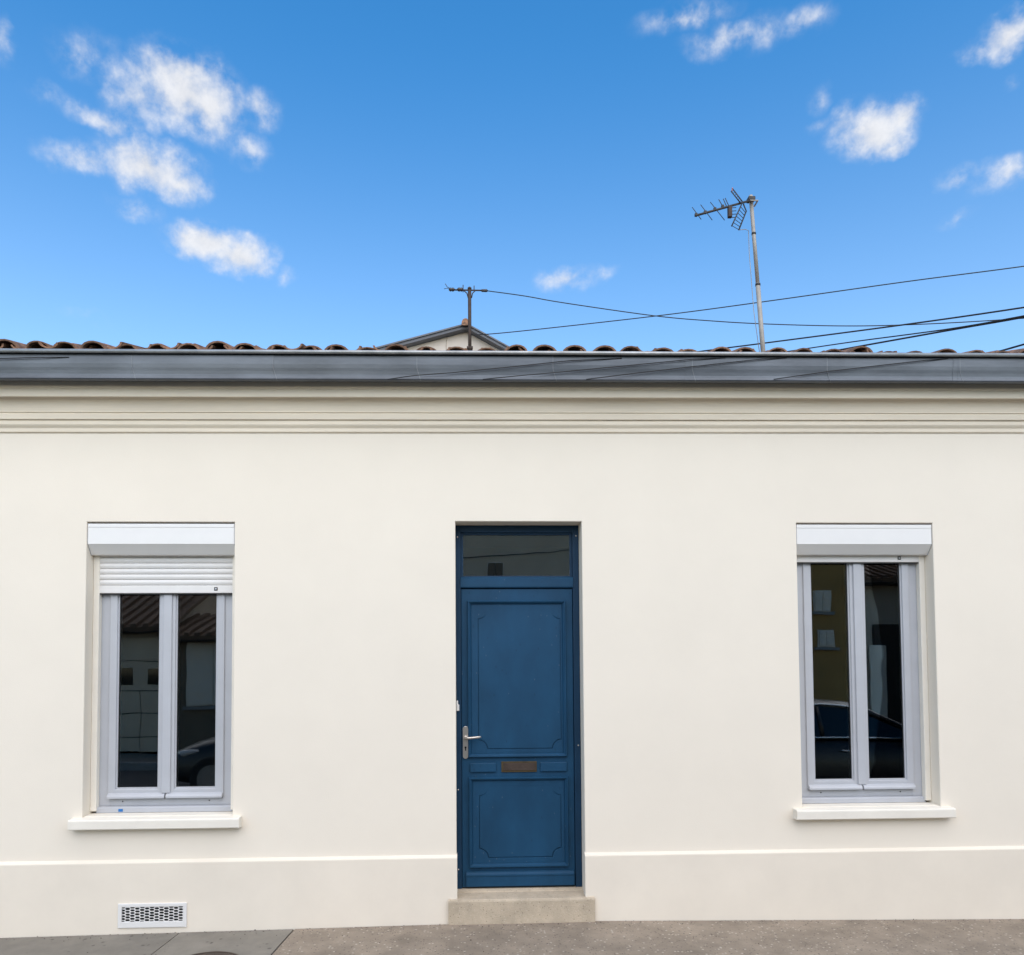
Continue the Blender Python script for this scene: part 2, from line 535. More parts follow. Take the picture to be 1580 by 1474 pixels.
for i in range(22):
    x0 = -11+i
    mb = MB(); mb.prism([(-2.36, -.36), (-2.205, -.36), (-2.205, pz(x0, -2.2)+.002), (-2.34, pz(x0, -2.2)-.003), (-2.36, pz(x0, -2.2)-.02)], x0+.004, x0+.996)
    tag(mb.build('kerb_stone', 'kerb', pave))
road = sheet('road', -60, 60, -9.6, -2.3, -0.31, 'asphalt')
pv2 = MB().box(-60, 60, -11.6, -9.75, -.4, -0.17).build('far_pavement', 'slab'); tag(pv2, kind='structure')
MB().box(-60, 60, -9.75, -9.6, -.4, -0.168, 0.01).build('kerb', 'kerb', pv2)

def on_pave(px_, py_):
    d = ray(px_, py_)
    p = CAM+d*((-.15-CAM.z)/d.z)
    for _ in range(4):
        p = CAM+d*((pz(p.x, p.y)-CAM.z)/d.z)
    return p
grit = MB()
rg = random.Random(11)
for k in range(420):
    x = rg.uniform(-3.4, 4.2); y = -.03-abs(rg.gauss(0, .035)) if k % 3 else rg.uniform(-.7, -.05)
    if xs_lo < x < xs_hi and y > -.055: y -= .03
    r_ = rg.uniform(.0015, .0042)*(1.4 if k % 17 == 0 else 1)
    z = pz(x, y)+r_*.4
    v_ = [(x+r_*rg.uniform(.6, 1.3), y, z), (x-r_*rg.uniform(.6, 1.3), y, z), (x, y+r_*rg.uniform(.6, 1.3), z), (x, y-r_*rg.uniform(.6, 1.3), z), (x, y, z+r_*rg.uniform(.4, 1)), (x, y, z-r_)]
    grit.add(v_, [(0, 2, 4), (2, 1, 4), (1, 3, 4), (3, 0, 4), (2, 0, 5), (1, 2, 5), (3, 1, 5), (0, 3, 5)])
tag(grit.build('grit', 'iron', pave, fix=False), kind='stuff')
# round iron cover and cement patch in the pavement
c = on_pave(334, 1468.5)-Vector((0, .205, 0)); c.z = pz(c.x, c.y)
cov = MB().lathe([(.205, -.02), (.205, .006), (.19, .0075), (.186, .003), (.18, .003), (.176, .007), (.05, .008), (.045, .004), (.02, .004)], c, seg=40).build('manhole_cover', 'iron')
tag(cov, 'small round rusty iron cover set in the grey slab at the bottom edge', 'manhole cover')
for k in range(6):
    a = k*math.pi/3
    MB().box(c.x+.11*math.cos(a)-.012, c.x+.11*math.cos(a)+.012, c.y+.11*math.sin(a)-.012, c.y+.11*math.sin(a)+.012, c.z+.004, c.z+.0115, .003).build('stud', 'iron', cov)
# ------------------------------------------------------------------ the house
house = empty('terraced_house', (0.4, 0, -.12), 'low single storey cream stucco house with blue door, two windows and zinc gutter', 'house')
HX0, HX1, HD = -5.2, 6.2, 6.4
TILT, XR = 0.0058, 0.344
LW = (-2.543, -1.556)
RW = (2.338, 3.316)
DR = (-0.053, 0.823)
ZW0, ZW1, ZD0, ZD1 = 0.605, 2.603, 0.045, 2.610

def wall_panel(name, m, y, x0, x1, z0, z1, holes, depth, parent, bev=0.006):
    xs = sorted(set([x0, x1]+[h[0] for h in holes]+[h[1] for h in holes]))
    zs = sorted(set([z0, z1]+[h[2] for h in holes if h[2] > z0]+[h[3] for h in holes if h[3] < z1]))
    bm = bmesh.new()
    V = {}
    def vv(x, yy, z):
        k = (round(x, 5), round(yy, 5), round(z, 5))
        if k not in V: V[k] = bm.verts.new((x, yy, z))
        return V[k]
    def inside(x, z):
        return any(h[0] < x < h[1] and h[2] < z < h[3] for h in holes)
    full = {}
    for i in range(len(xs)-1):
        for j in range(len(zs)-1):
            full[i, j] = not inside((xs[i]+xs[i+1])/2, (zs[j]+zs[j+1])/2)
    for (i, j), on in full.items():
        if not on: continue
        a, b, c_, d = xs[i], xs[i+1], zs[j], zs[j+1]
        bm.faces.new((vv(a, y, c_), vv(b, y, c_), vv(b, y, d), vv(a, y, d)))
        bm.faces.new((vv(a, y+depth, d), vv(b, y+depth, d), vv(b, y+depth, c_), vv(a, y+depth, c_)))
        for (di, dj, p, q) in ((-1, 0, (a, c_), (a, d)), (1, 0, (b, d), (b, c_)), (0, -1, (b, c_), (a, c_)), (0, 1, (a, d), (b, d))):
            if not full.get((i+di, j+dj), False):
                bm.faces.new((vv(p[0], y, p[1]), vv(q[0], y, q[1]), vv(q[0], y+depth, q[1]), vv(p[0], y+depth, p[1])))
    bmesh.ops.recalc_face_normals(bm, faces=bm.faces[:])
    ed = [e for e in bm.edges if all(abs(v.co.y-y) < 1e-5 for v in e.verts) and len(e.link_faces) == 2 and e.calc_face_angle() > 0.5]
    if bev:
        bmesh.ops.bevel(bm, geom=ed, offset=bev, segments=3, profile=0.5, affect='EDGES')
    mb = MB().take(bm)
    return mb.build(name, m, parent, fix=False)

HL = [(LW[0], LW[1], ZW0, ZW1), (RW[0], RW[1], ZW0, ZW1), (DR[0], DR[1], -1, ZD1)]
wall = wall_panel('wall', 'stucco', 0.0, HX0, HX1, -.5, 3.70, HL, 0.32, house)
# rear and side walls, floor and ceiling of the dim rooms
MB().box(HX0, HX1, HD-.3, HD, -.5, 3.7).build('rear_wall', 'stucco', house)
MB().box(HX0, HX0+.3, .32, HD-.3, -.5, 3.7).build('side_wall', 'stucco', house)
MB().box(HX1-.3, HX1, .32, HD-.3, -.5, 3.7).build('side_wall', 'stucco', house)
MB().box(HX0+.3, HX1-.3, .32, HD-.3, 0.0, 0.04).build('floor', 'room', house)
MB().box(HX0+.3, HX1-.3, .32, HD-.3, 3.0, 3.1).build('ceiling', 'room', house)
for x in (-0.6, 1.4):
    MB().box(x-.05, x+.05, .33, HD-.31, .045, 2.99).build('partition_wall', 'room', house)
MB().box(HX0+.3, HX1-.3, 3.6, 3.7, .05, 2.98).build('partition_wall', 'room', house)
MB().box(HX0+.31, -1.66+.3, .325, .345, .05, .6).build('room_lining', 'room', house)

# plinth with splayed top
def plinth(x0, x1):
    mb = MB()
    z1 = 0.338
    mb.prism([(-.024, -.5), (-.024, z1-.024), (-.0225, z1-.0175), (.002, z1), (.05, z1), (.05, -.5)], x0, x1)
    return mb.build('plinth', 'plinth', house)
plinth(HX0, DR[0]+.004)
plinth(DR[1]-.004, HX1)

# cornice: run mouldings
def pr(y, row): return (y, U(790, row, y).z)
cor = [(0.05, 3.228), (-.004, 3.228), pr(-.012, 667), pr(-.014, 665.5), pr(-.0145, 662), pr(-.0155, 661.2), pr(-.018, 660.2), pr(-.026, 657.8), pr(-.032, 655.3),
       pr(-.0315, 649.5), pr(-.031, 648.9), pr(-.031, 648.2), pr(-.0435, 647.8), pr(-.0455, 646.6), pr(-.048, 639.8), pr(-.0445, 639.2), pr(-.0445, 637.6), pr(-.052, 636.8), pr(-.052, 635),
       pr(-.056, 631), pr(-.062, 627), pr(-.070, 623), pr(-.081, 618.5), pr(-.094, 614.5), pr(-.106, 612.6), pr(-.108, 613.2), pr(-.130, 613.6), pr(-.133, 612.4), pr(-.134, 609), pr(-.134, 602), pr(-.137, 600.6), pr(-.143, 599), pr(-.145, 597.4), pr(-.145, 592), (-.145, 3.56), (0.05, 3.60)]
MB().prism(cor, HX0, HX1, TILT, XR).build('cornice', 'cornice', house)

# zinc gutter: rolled bead, one-metre sections, lapped joints
gut = MB()
GB = pr(-.274, 544.6)
bead = [(GB[0]+.013*math.cos(a), GB[1]+.013*math.sin(a)) for a in [2*math.pi*k/14 for k in range(14)]]
gut.prism(bead, HX0, HX1, TILT, XR, smooth=True)
gutter = gut.build('gutter', 'zinc_bead', house)
gprof = [(-.03, pr(-.15, 590)[1]), pr(-.15, 590), pr(-.222, 589.6), pr(-.236, 588.6), pr(-.2445, 586.8), pr(-.2475, 585.2), pr(-.2450, 583.4), pr(-.2425, 582.0), pr(-.2425, 579), pr(-.2455, 574), pr(-.2495, 569), pr(-.2530, 563), pr(-.2545, 556), pr(-.2535, 550), pr(-.2475, 548.5), (-.2475, GB[1]-.004), (-.262, GB[1]-.002)]
gj = [U(p, 565, -.25).x for p in (-28, 192, 410, 632, 842, 1057, 1265, 1470)]
gj = [HX0, gj[0]-.97] + gj + [gj[-1]+.96, HX1]
for i in range(len(gj)-1):
    for nm, a, b, off in (('gutter_section', gj[i]-.0, gj[i+1]+.04, 0.0),):
        o_ = 0.0016*(i % 2)
        mb = MB()
        th = .0012
        outer = [(y-o_ if y < -.14 else y, z-o_*0.6) for y, z in gprof]
        prof = outer + [(y+th, z+th) for y, z in gprof[::-1]]
        mb.prism(prof, a, b, TILT, XR, smooth=False)
        s_ = mb.build(nm, 'zinc', gutter)
    # soldered lap strap that shows as a fine curved line
    mb = MB()
    w_ = 0.012
    stp = [(y-.0024 if y < -.14 else y, z-.0016) for y, z in gprof[1:]]
    prof = stp + [(y+.0022, z+.0012) for y, z in stp[::-1]]
    mb.prism(prof, gj[i+1]+.034, gj[i+1]+.034+w_, TILT, XR)
    mb.build('gutter_joint', 'zinc', gutter)
    mb = MB()
    stp = [(y-.0029 if y < -.14 else y, z-.0020) for y, z in gprof[1:]]
    bow = [0.0 if z > gprof[10][1] else (gprof[10][1]-z)*.30 for y, z in stp]
    n_ = len(stp)
    xw = gj[i+1]+.046
    v_ = [(xw+b_, y, z+TILT*(xw-XR)) for (y, z), b_ in zip(stp, bow)]+[(xw+.0045+b_, y, z+TILT*(xw-XR)) for (y, z), b_ in zip(stp, bow)]
    mb.add(v_+[(a, b+.002, c+.001) for a, b, c in v_], [(k, k+1, n_+k+1, n_+k) for k in range(n_-1)]+[(k, k+1, 2*n_+k+1, 2*n_+k) for k in range(n_-1)]+[(n_+k, n_+k+1, 3*n_+k+1, 3*n_+k) for k in range(n_-1)])
    mb.build('solder_seam', 'seam', gutter)

# roof: deck, canal tiles (channel rows and cover rows)
SL = R(16)
EY, EZ = -.150, 3.698         # eave edge of the tile bed
def roof_dz(x): return 0.001+0.0012*(x+3)
def rp(s, up_=0.0):           # distance up the slope -> (y,z)
    return EY+s*math.cos(SL)-up_*math.sin(SL), EZ+s*math.sin(SL)+up_*math.cos(SL)
RIDGE = (3.2-EY)/math.cos(SL)
a0, a1 = rp(0.03, -.05), rp(RIDGE, -.05)
b0, b1 = rp(0.03, -.02), rp(RIDGE, -.02)
deck = MB().prism([a0, a1, (HD+.2, a0[1]+.02), (HD+.2, b0[1]+.02), b1, b0], HX0-.05, HX1+.05, .0012, -3)
roof = deck.build('roof', 'wood', house)
def tile_mesh(name, convex):
    L, r0, r1, th = 0.46, .084, .068, .014
    vs_, fs_ = [], []
    n = 9
    for (s, r) in ((0.0, r0 if convex else r1), (L, r1 if convex else r0)):
        for q in (r, r-th):
            for k in range(n):
                a = math.pi*(0.04+0.92*k/(n-1))
                x = math.cos(a)*q
                z = math.sin(a)*q*0.68
                if not convex: z = -z
                vs_.append((x, s*math.cos(SL)-z*math.sin(SL), s*math.sin(SL)+z*math.cos(SL)))
    def id_(e, lay, k): return e*2*n+lay*n+k
    for k in range(n-1):
        fs_.append((id_(0,0,k), id_(1,0,k), id_(1,0,k+1), id_(0,0,k+1)))
        fs_.append((id_(0,1,k), id_(0,1,k+1), id_(1,1,k+1), id_(1,1,k)))
        fs_.append((id_(0,0,k), id_(0,0,k+1), id_(0,1,k+1), id_(0,1,k)))
        fs_.append((id_(1,0,k), id_(1,1,k), id_(1,1,k+1), id_(1,0,k+1)))
    fs_.append((id_(0,0,0), id_(0,1,0), id_(1,1,0), id_(1,0,0)))
    fs_.append((id_(0,0,n-1), id_(1,0,n-1), id_(1,1,n-1), id_(0,1,n-1)))
    me = bpy.data.meshes.new(name)
    me.from_pydata(vs_, [], fs_)
    me.materials.append(MT['tile'])
    bm = bmesh.new(); bm.from_mesh(me); bmesh.ops.recalc_face_normals(bm, faces=bm.faces[:]); bm.to_mesh(me); bm.free()
    return me
cover_me, chan_me = tile_mesh('cover_tile', True), tile_mesh('channel_tile', False)
PITCH_T = 0.199
xt0 = U(49, 528, -.2).x
k0 = int((HX0+.1-xt0)/PITCH_T); k1 = int((HX1-.1-xt0)/PITCH_T)
rest = MB()
org = ORG[house]
for row in range(9):
    for k in range(k0, k1+1):
        for nm, me, dx, dz, ds in (('roof_tile', cover_me, 0.0, .024, 0.0), ('channel_tile', chan_me, .5*PITCH_T, .072, .012)):
            s = row*0.375+ds+random.uniform(-.03, .03)
            if row > 0 and s+.46 > RIDGE: continue
            y, z = rp(s, dz+.006*(row > 0))
            x = xt0+k*PITCH_T+dx+random.uniform(-.016, .016)
            rot = (random.uniform(-.02, .02), random.uniform(-.11, .11), random.uniform(-.05, .05))
            if row < 2:
                o = bpy.data.objects.new(nm, me)
                col.objects.link(o)
                o.parent = roof
                o.location = Vector((x, y, z+roof_dz(x)+random.uniform(-.011, .008)))-org
                sc_ = random.uniform(.88, 1.08); o.scale = (sc_, 1, sc_*random.uniform(.85, 1.1))
                o.rotation_euler = rot
            else:
                base = len(rest.v)
                rest.add([Vector(v.co)+Vector((x, y, z+roof_dz(x))) for v in me.vertices], [tuple(p.vertices) for p in me.polygons])
tag(rest.build('upper_tiles', 'tile', roof, fix=False), kind='stuff')
MB().tube([(HX0, 3.2, rp(RIDGE)[1]+.02), (HX1, 3.2, rp(RIDGE)[1]+.02)], .11, 12).build('ridge', 'tile', roof)

# ------------------------------------------------------------------ windows
def window(x0, x1, curtain_bottom, sticker, label):
    YF = 0.150                                     # front of the fixed frame
    W = x1-x0
    fr = MB()
    fx0, fx1, fz0, fz1 = x0+.002, x1-.002, .668, ZW1-.10
    fwid = .112                                    # fixed frame behind the guide rails
    fr.box(fx0, fx0+fwid, YF, YF+.07, fz0, fz1, .004)
    fr.box(fx1-fwid, fx1, YF, YF+.07, fz0, fz1, .004)
    fr.box(fx0+fwid-.003, fx1-fwid+.003, YF+.001, YF+.069, fz0, fz0+.052, .004)
    fr.box(fx0+fwid-.003, fx1-fwid+.003, YF+.001, YF+.069, fz1-.06, fz1, .004)
    wd = fr.build('window', 'frame', house)
    wd['label'] = label
    # lower sill piece of the frame
    MB().prism([(YF-.030, .6275), (YF-.030, .658), (YF-.024, .664), (YF-.004, .668), (YF+.06, .668), (YF+.06, .6275)], x0+.036, x1-.036).build('frame_sill', 'frame', wd)
    # two sashes with a shared cover strip
    xm = (x0+x1)/2+.003
    sz0, sz1 = .728, fz1-.07
    st = .051
    for (a, b, side) in ((fx0+fwid-.012, xm-.002, -1), (xm+.002, fx1-fwid+.012, 1)):
        sb = MB()
        ya, yb = YF-.012, YF+.05
        sb.box(a, a+st, ya, yb, sz0, sz1, .005)
        sb.box(b-st, b, ya, yb, sz0, sz1, .005)
        sb.box(a+st-.004, b-st+.004, ya+.001, yb, sz0, sz0+.055, .005)
        sb.box(a+st-.004, b-st+.004, ya+.001, yb, sz1-.055, sz1, .005)
        # glazing bead
        g = .010
        for q in ((a+st-.002, a+st+g, sz0+.055, sz1-.055), (b-st-g, b-st+.002, sz0+.055, sz1-.055)):
            sb.box(q[0], q[1], ya+.010, yb-.005, q[2], q[3], .003)
        sb.box(a+st+g-.001, b-st-g+.001, ya+.010, yb-.005, sz0+.053, sz0+.055+g, .003)
        sash = sb.build('sash', 'frame', wd)
        gx0, gx1, gz0, gz1 = a+st+g-.002, b-st-g+.002, sz0+.053+g, sz1-.05
        MB().box(gx0, gx1, ya+.022, ya+.026, gz0, gz1).build('pane', GLASS, wd)
        gk = MB()
        for q in ((gx0-.001, gx0+.0045, gz0, gz1), (gx1-.0045, gx1+.001, gz0, gz1)):
            gk.box(q[0], q[1], ya+.017, ya+.0215, q[2], q[3])
        gk.box(gx0, gx1, ya+.0172, ya+.0213, gz0-.001, gz0+.004)
        gk.build('gasket', 'gasket', wd)
        # drip rail
        MB().prism([(ya-.024, sz0-.006), (ya-.024, sz0+.006), (ya-.016, sz0+.018), (ya+.002, sz0+.030), (ya+.01, sz0+.030), (ya+.01, sz0-.006)], a+.004, b-.004).build('drip_rail', 'frame', wd)
    MB().box(xm-.029, xm+.031, YF-.024, YF-.008, sz0+.026, sz1, .006).build('cover_strip', 'frame', wd)
    MB().box(x0+.11, x1-.11, YF-.0035, YF+.001, sz0-.012, sz0-.003).build('gasket', 'gasket', wd)
    # guide rails either side
    for (a, b) in ((x0+.001, x0+.042), (x1-.042, x1-.001)):
        MB().box(a, b, .104, .150, .640, ZW1-.16, .004).build('guide_rail', 'pvc' if False else 'sill', wd)
    # shutter box with sloping underside
    zt = ZW1-.010
    bx = [(.148, zt), (.010, zt), (.006, zt-.004), (.006, zt-.024), (.0085, zt-.026), (.0085, zt-.138), (.012, zt-.1415), (.062, zt-.205), (.068, zt-.207), (.148, zt-.207)]
    MB().prism(bx, x0+.006, x1-.006).build('shutter_box', 'pvc', wd)
    for (a, b) in ((x0+.0015, x0+.0055), (x1-.0055, x1-.0015)):
        MB().prism([(.148, zt), (.011, zt), (.010, zt-.138), (.062, zt-.207), (.148, zt-.208)], a, b).build('box_end_cap', 'gasket' if False else 'frame', wd)
    MB().box(x0+.002, x1-.002, .03, .31, zt+.001, ZW1-.0015).build('box_gap', 'gasket', wd)
    # curtain: slats and bottom bar
    zb = curtain_bottom
    cx0, cx1 = x0+.030, x1-.030
    MB().prism([(.112, zb), (.108, zb+.003), (.108, zb+.050), (.111, zb+.054), (.124, zb+.054), (.124, zb)], cx0, cx1).build('bottom_bar', 'slat', wd)
    MB().box(cx0+.004, cx1-.004, .113, .123, zb-.007, zb-.0005).build('rubber_seal', 'gasket', wd)
    z = zb+.0565
    top = zt-.19
    me = None
    while z < top:
        if me is None:
            o = MB().prism([(.1165, z), (.1135, z+.004), (.1105, z+.012), (.1095, z+.0185), (.1105, z+.026), (.1135, z+.033), (.1165, z+.0365), (.121, z+.0365), (.121, z)], cx0, cx1, smooth=False).build('slat', 'slat', wd)
            me = o; zz = z
        else:
            dup(me, wd, (0, 0, z-zz))
        z += .0385
    lx = x1-.155 if curtain_bottom < 2.3 else x1-.185
    MB().box(lx-.012, lx+.012, .1055, .109, zb+.017, zb+.041, .002).build('lock', 'gasket', wd)
    MB().box(lx-.006, lx+.006, .1045, .106, zb+.024, zb+.035, .001).build('lock_face', 'frame', wd)
    # masonry sill
    sl_ = [(.13, .625), (-.058, .613), (-.064, .608), (-.066, .602), (-.066, .553), (-.062, .5475), (-.05, .5465), (-.04, .5515), (-.03, .5465), (.02, .5465), (.02, .59), (.13, .59)]
    sx = (x0+x1)/2
    MB().prism(sl_, sx-.556, sx+.556).build('window_sill', 'sill', wd)
    MB().box(x0+.004, x1-.004, .02, .30, .59, .6235).build('sill_back', 'sill', wd)
    if sticker:
        MB().box(x0+.185, x0+.215, YF-.0318, YF-.0304, .634, .652).build('sticker', 'bluetag', wd)
    for sx_ in ((x0+.2, x1-.2)):
        MB().lathe([(.005, 0), (.004, -.002), (.001, -.0025)], (sx_, YF+.0005, fz0+.03), 'Y', 8).build('screw', 'gasket', wd)
window(LW[0], LW[1], 2.128, True, 'window with its roller shutter lowered a few slats')
window(RW[0], RW[1], 2.340, False, 'window with its roller shutter rolled up')

# ------------------------------------------------------------------ door
YD = 0.150
dx0, dx1 = DR
df = MB()
df.box(dx0+.001, dx0+.036, YD-.006, YD+.08, .066, ZD1-.001, .004)
df.box(dx1-.046, dx1-.001, YD-.006, YD+.08, .066, ZD1-.001, .004)
df.box(dx0+.033, dx1-.043, YD-.005, YD+.079, ZD1-.052, ZD1-.001, .004)
dfr = df.build('door_frame', 'blue_dark', house)
# transom bar with drip and the fanlight
MB().prism([(YD-.010, 2.165), (YD-.014, 2.172), (YD-.014, 2.232), (YD-.004, 2.240), (YD+.06, 2.240), (YD+.06, 2.165)], dx0+.034, dx1-.044).build('transom_bar', 'blue', dfr)
tb = MB()
tx0, tx1, tz0, tz1 = dx0+.036, dx1-.046, 2.238, ZD1-.052
for q in ((tx0, tx0+.018, tz0, tz1), (tx1-.018, tx1, tz0, tz1), (tx0+.017, tx1-.017, tz0, tz0+.014), (tx0+.017, tx1-.017, tz1-.014, tz1)):
    tb.box(q[0], q[1], YD+.012, YD+.05, q[2], q[3], .003)
tb.build('fanlight_bead', 'blue_dark', dfr)
MB().box(tx0+.015, tx1-.015, YD+.026, YD+.031, tz0+.011, tz1-.011).build('fanlight_pane', FROST, dfr)
for (sx_, sz_) in ((dx0+.014, ZD1-.085), (dx1-.020, ZD1-.075), (dx0+.012, .75), (dx0+.012, .20), (dx1-.018, 1.05)):
    MB().lathe([(.0055, 0), (.0045, -.002), (.001, -.003)], (sx_, YD-.0055, sz_), 'Y', 8).build('screw', 'nickel', dfr)
# strike keeper on the left jamb
kp = MB(); kp.box(dx0+.002, dx0+.022, YD-.022, YD-.004, 1.30, 1.345, .004); kp.box(dx0+.002, dx0+.014, YD-.020, YD-.004, 1.343, 1.372, .004)
kp.build('lock_keeper', 'pvc', dfr)

lx0, lx1, lz0, lz1 = dx0+.038, dx1-.049, .074, 2.158
leaf = wall_panel('door', 'blue', YD+.004, lx0, lx1, lz0, lz1, [(U(722, 1100, YD).x+.024, U(874, 1100, YD).x-.024, U(800, 1168, YD).z+.024, U(800, 927, YD).z-.024), (U(723, 1100, YD).x+.024, U(875, 1100, YD).x-.024, U(800, 1337.5, YD).z+.024, U(800, 1199, YD).z-.024)], .046, house, .003)
MB().box(lx0+.03, lx1-.03, YD+.018, YD+.045, lz0+.03, lz1-.03).build('door_core', 'blue', leaf)
leaf['label'] = 'blue panelled front door with letter plate and lever handle'
def door_x(p): return U(p, 1100, YD).x
def door_z(p): return U(800, p, YD).z
def moulding(x0, x1, z0, z1):
    """bolection moulding: mitred frame standing proud of the leaf, then a raised field with scooped corners"""
    prof = [(-.004, .006), (-.0005, .006), (.0005, -.020), (.004, -.026), (.010, -.0255), (.013, -.017), (.018, -.0155), (.024, -.006), (.0255, -.004), (.0260, .004)]   # inset, y
    rings = []
    for ins, y in prof:
        rings.append([(x0+ins, YD+.004+y, z0+ins), (x1-ins, YD+.004+y, z0+ins), (x1-ins, YD+.004+y, z1-ins), (x0+ins, YD+.004+y, z1-ins)])
    mb = MB()
    vs2 = [p for r_ in rings for p in r_]
    fs2 = []
    for i in range(len(rings)-1):
        for k in range(4):
            fs2.append((i*4+k, i*4+(k+1) % 4, (i+1)*4+(k+1) % 4, (i+1)*4+k))
    mb.add(vs2, fs2)
    mb.build('moulding', 'blue', leaf)
def field(x0, x1, z0, z1, r, rect):
    pts = []
    for (cx, cz, a_) in ((x0, z0, (90, 0)), (x1, z0, (180, 90)), (x1, z1, (270, 180)), (x0, z1, (360, 270))):
        for k in range(9):
            a = R(a_[0]+(a_[1]-a_[0])*k/8)
            pts.append((cx+r*math.cos(a), cz+r*math.sin(a)))
    fx0, fx1, fz0, fz1 = rect
    def inset(P, d):
        n = len(P); out = []
        for i in range(n):
            p0, p1, p2 = Vector(P[i-1]), Vector(P[i]), Vector(P[(i+1) % n])
            t0 = (p1-p0).normalized() if (p1-p0).length > 1e-6 else (p2-p1).normalized()
            t1 = (p2-p1).normalized() if (p2-p1).length > 1e-6 else t0
            nn = Vector((-(t0.y+t1.y), t0.x+t1.x)).normalized()
            out.append((p1.x+nn.x*d, p1.y+nn.y*d))
        return out
    inner = inset(pts, .0062)
    front, deep = YD+.0005, YD+.010
    bm = bmesh.new()
    R0 = [bm.verts.new((x, front, z)) for x, z in ((fx0, fz0), (fx1, fz0), (fx1, fz1), (fx0, fz1))]
    A0 = [bm.verts.new((x, front, z)) for x, z in pts]
    def dz_(z): return front + (deep-front)*min(1.0, max(0.10, (z1-r-z+.03)/.06))     # the groove dies out towards the top
    A1 = [bm.verts.new((x, dz_(z), z)) for x, z in pts]
    B1 = [bm.verts.new((x, dz_(z), z)) for x, z in inner]
    B0 = [bm.verts.new((x, front-.0002, z)) for x, z in inner]
    n = len(pts)
    es = [bm.edges.new((R0[i], R0[(i+1) % 4])) for i in range(4)]+[bm.edges.new((A0[i], A0[(i+1) % n])) for i in range(n)]
    bmesh.ops.triangle_fill(bm, edges=es, use_beauty=True)
    for P_, Q_ in ((A0, A1), (A1, B1), (B1, B0)):
        for i in range(n):
            bm.faces.new((P_[i], P_[(i+1) % n], Q_[(i+1) % n], Q_[i]))
    bm.faces.new(B0)
    MB().take(bm).build('grooved_panel', 'blue', leaf)
moulding(door_x(722), door_x(874), door_z(1168), door_z(927))
field(door_x(738), door_x(866), door_z(1155.5), door_z(941), .062, (door_x(722)+.027, door_x(874)-.027, door_z(1168)+.027, door_z(927)-.027))
moulding(door_x(723), door_x(875), door_z(1337.5), door_z(1199))
field(door_x(738.5), door_x(864.5), door_z(1323), door_z(1213), .062, (door_x(723)+.027, door_x(875)-.027, door_z(1337.5)+.027, door_z(1199)-.027))
for (a, b) in ((725, 765), (833, 874)):
    MB().box(door_x(a), door_x(b), YD-.010, YD+.006, door_z(1191), door_z(1176.5), .006).build('small_panel', 'blue', leaf)
lb = MB()
ax0, ax1, az0, az1 = door_x(773), door_x(827.5), door_z(1191.5), door_z(1175)
lb.box(ax0, ax1, YD-.003, YD+.006, az0, az1, .002)
lpl = lb.build('letter_plate', 'bronze', leaf)
MB().box(ax0+.014, ax1-.010, YD-.0062, YD-.002, az0+.012, az1-.010, .002).build('letter_flap', 'iron', leaf)
# weather board at the foot
MB().prism([(YD+.006, .082), (YD-.016, .082), (YD-.019, .085), (YD-.018, .150), (YD-.0215, .154), (YD-.0215, .164), (YD-.016, .169), (YD-.008, .178), (YD-.0075, .186), (YD+.006, .188)], door_x(718.5), door_x(883)).build('weather_board', 'blue', leaf)
MB().box(lx0+.002, lx1-.002, YD+.006, YD+.05, .066, .0735).build('door_seal', 'gasket', leaf)
# handle: long plate, lever, keyhole
hx0, hx1, hz0, hz1 = door_x(714), door_x(722.2), door_z(1170), door_z(1120)
hp = []
hr = (hx1-hx0)/2; hc = (hx0+hx1)/2
for k in range(13):
    a = math.pi*k/12
    hp.append((hc+hr*math.cos(a), hz1-hr+hr*math.sin(a)))
for k in range(13):
    a = math.pi+math.pi*k/12
    hp.append((hc+hr*math.cos(a), hz0+hr+hr*math.sin(a)))
plate = MB().outline(hp, YD-.008, YD+.004, .002).build('handle_plate', 'nickel', leaf)
hz = door_z(1137.5)
MB().tube([(hc, YD-.004, hz), (hc, YD-.045, hz), (hc+.008, YD-.055, hz+.001), (hc+.03, YD-.058, hz+.001), (hc+.085, YD-.055, hz+.006), (hc+.108, YD-.052, hz+.009)], [.010, .010, .0095, .0085, .0085, .007], 10).build('lever', 'nickel', leaf)
MB().lathe([(.0145, 0), (.0135, -.006), (.010, -.007)], (hc, YD-.007, hz), 'Y', 16).build('rose', 'nickel', leaf)
kz = door_z(1154)
MB().lathe([(.0075, 0), (.0072, -.0012)], (hc, YD-.0082, kz+.006), 'Y', 12).build('keyhole', 'black', leaf)
MB().box(hc-.004, hc+.004, YD-.0094, YD-.008, kz-.016, kz+.004).build('key_slot', 'black', leaf)

# stone doorstep
xs0, xs1 = U(691, 1400).x+.004, U(917, 1400).x-.002
stp = bmesh.new()
st = MB()
st.prism([(.20, -.3), (-.046, -.3), (-.046, .030), (-.042, .040), (-.034, .045), (.10, .054), (.20, .066)], xs0, xs1)
step = st.build('doorstep', 'stone', house)
MB().prism([(.10, .054), (.102, .058), (.135, .0665), (.32, .068), (.32, .03), (.10, .03)], dx0-.01, dx1+.01).build('threshold', 'stone', house)

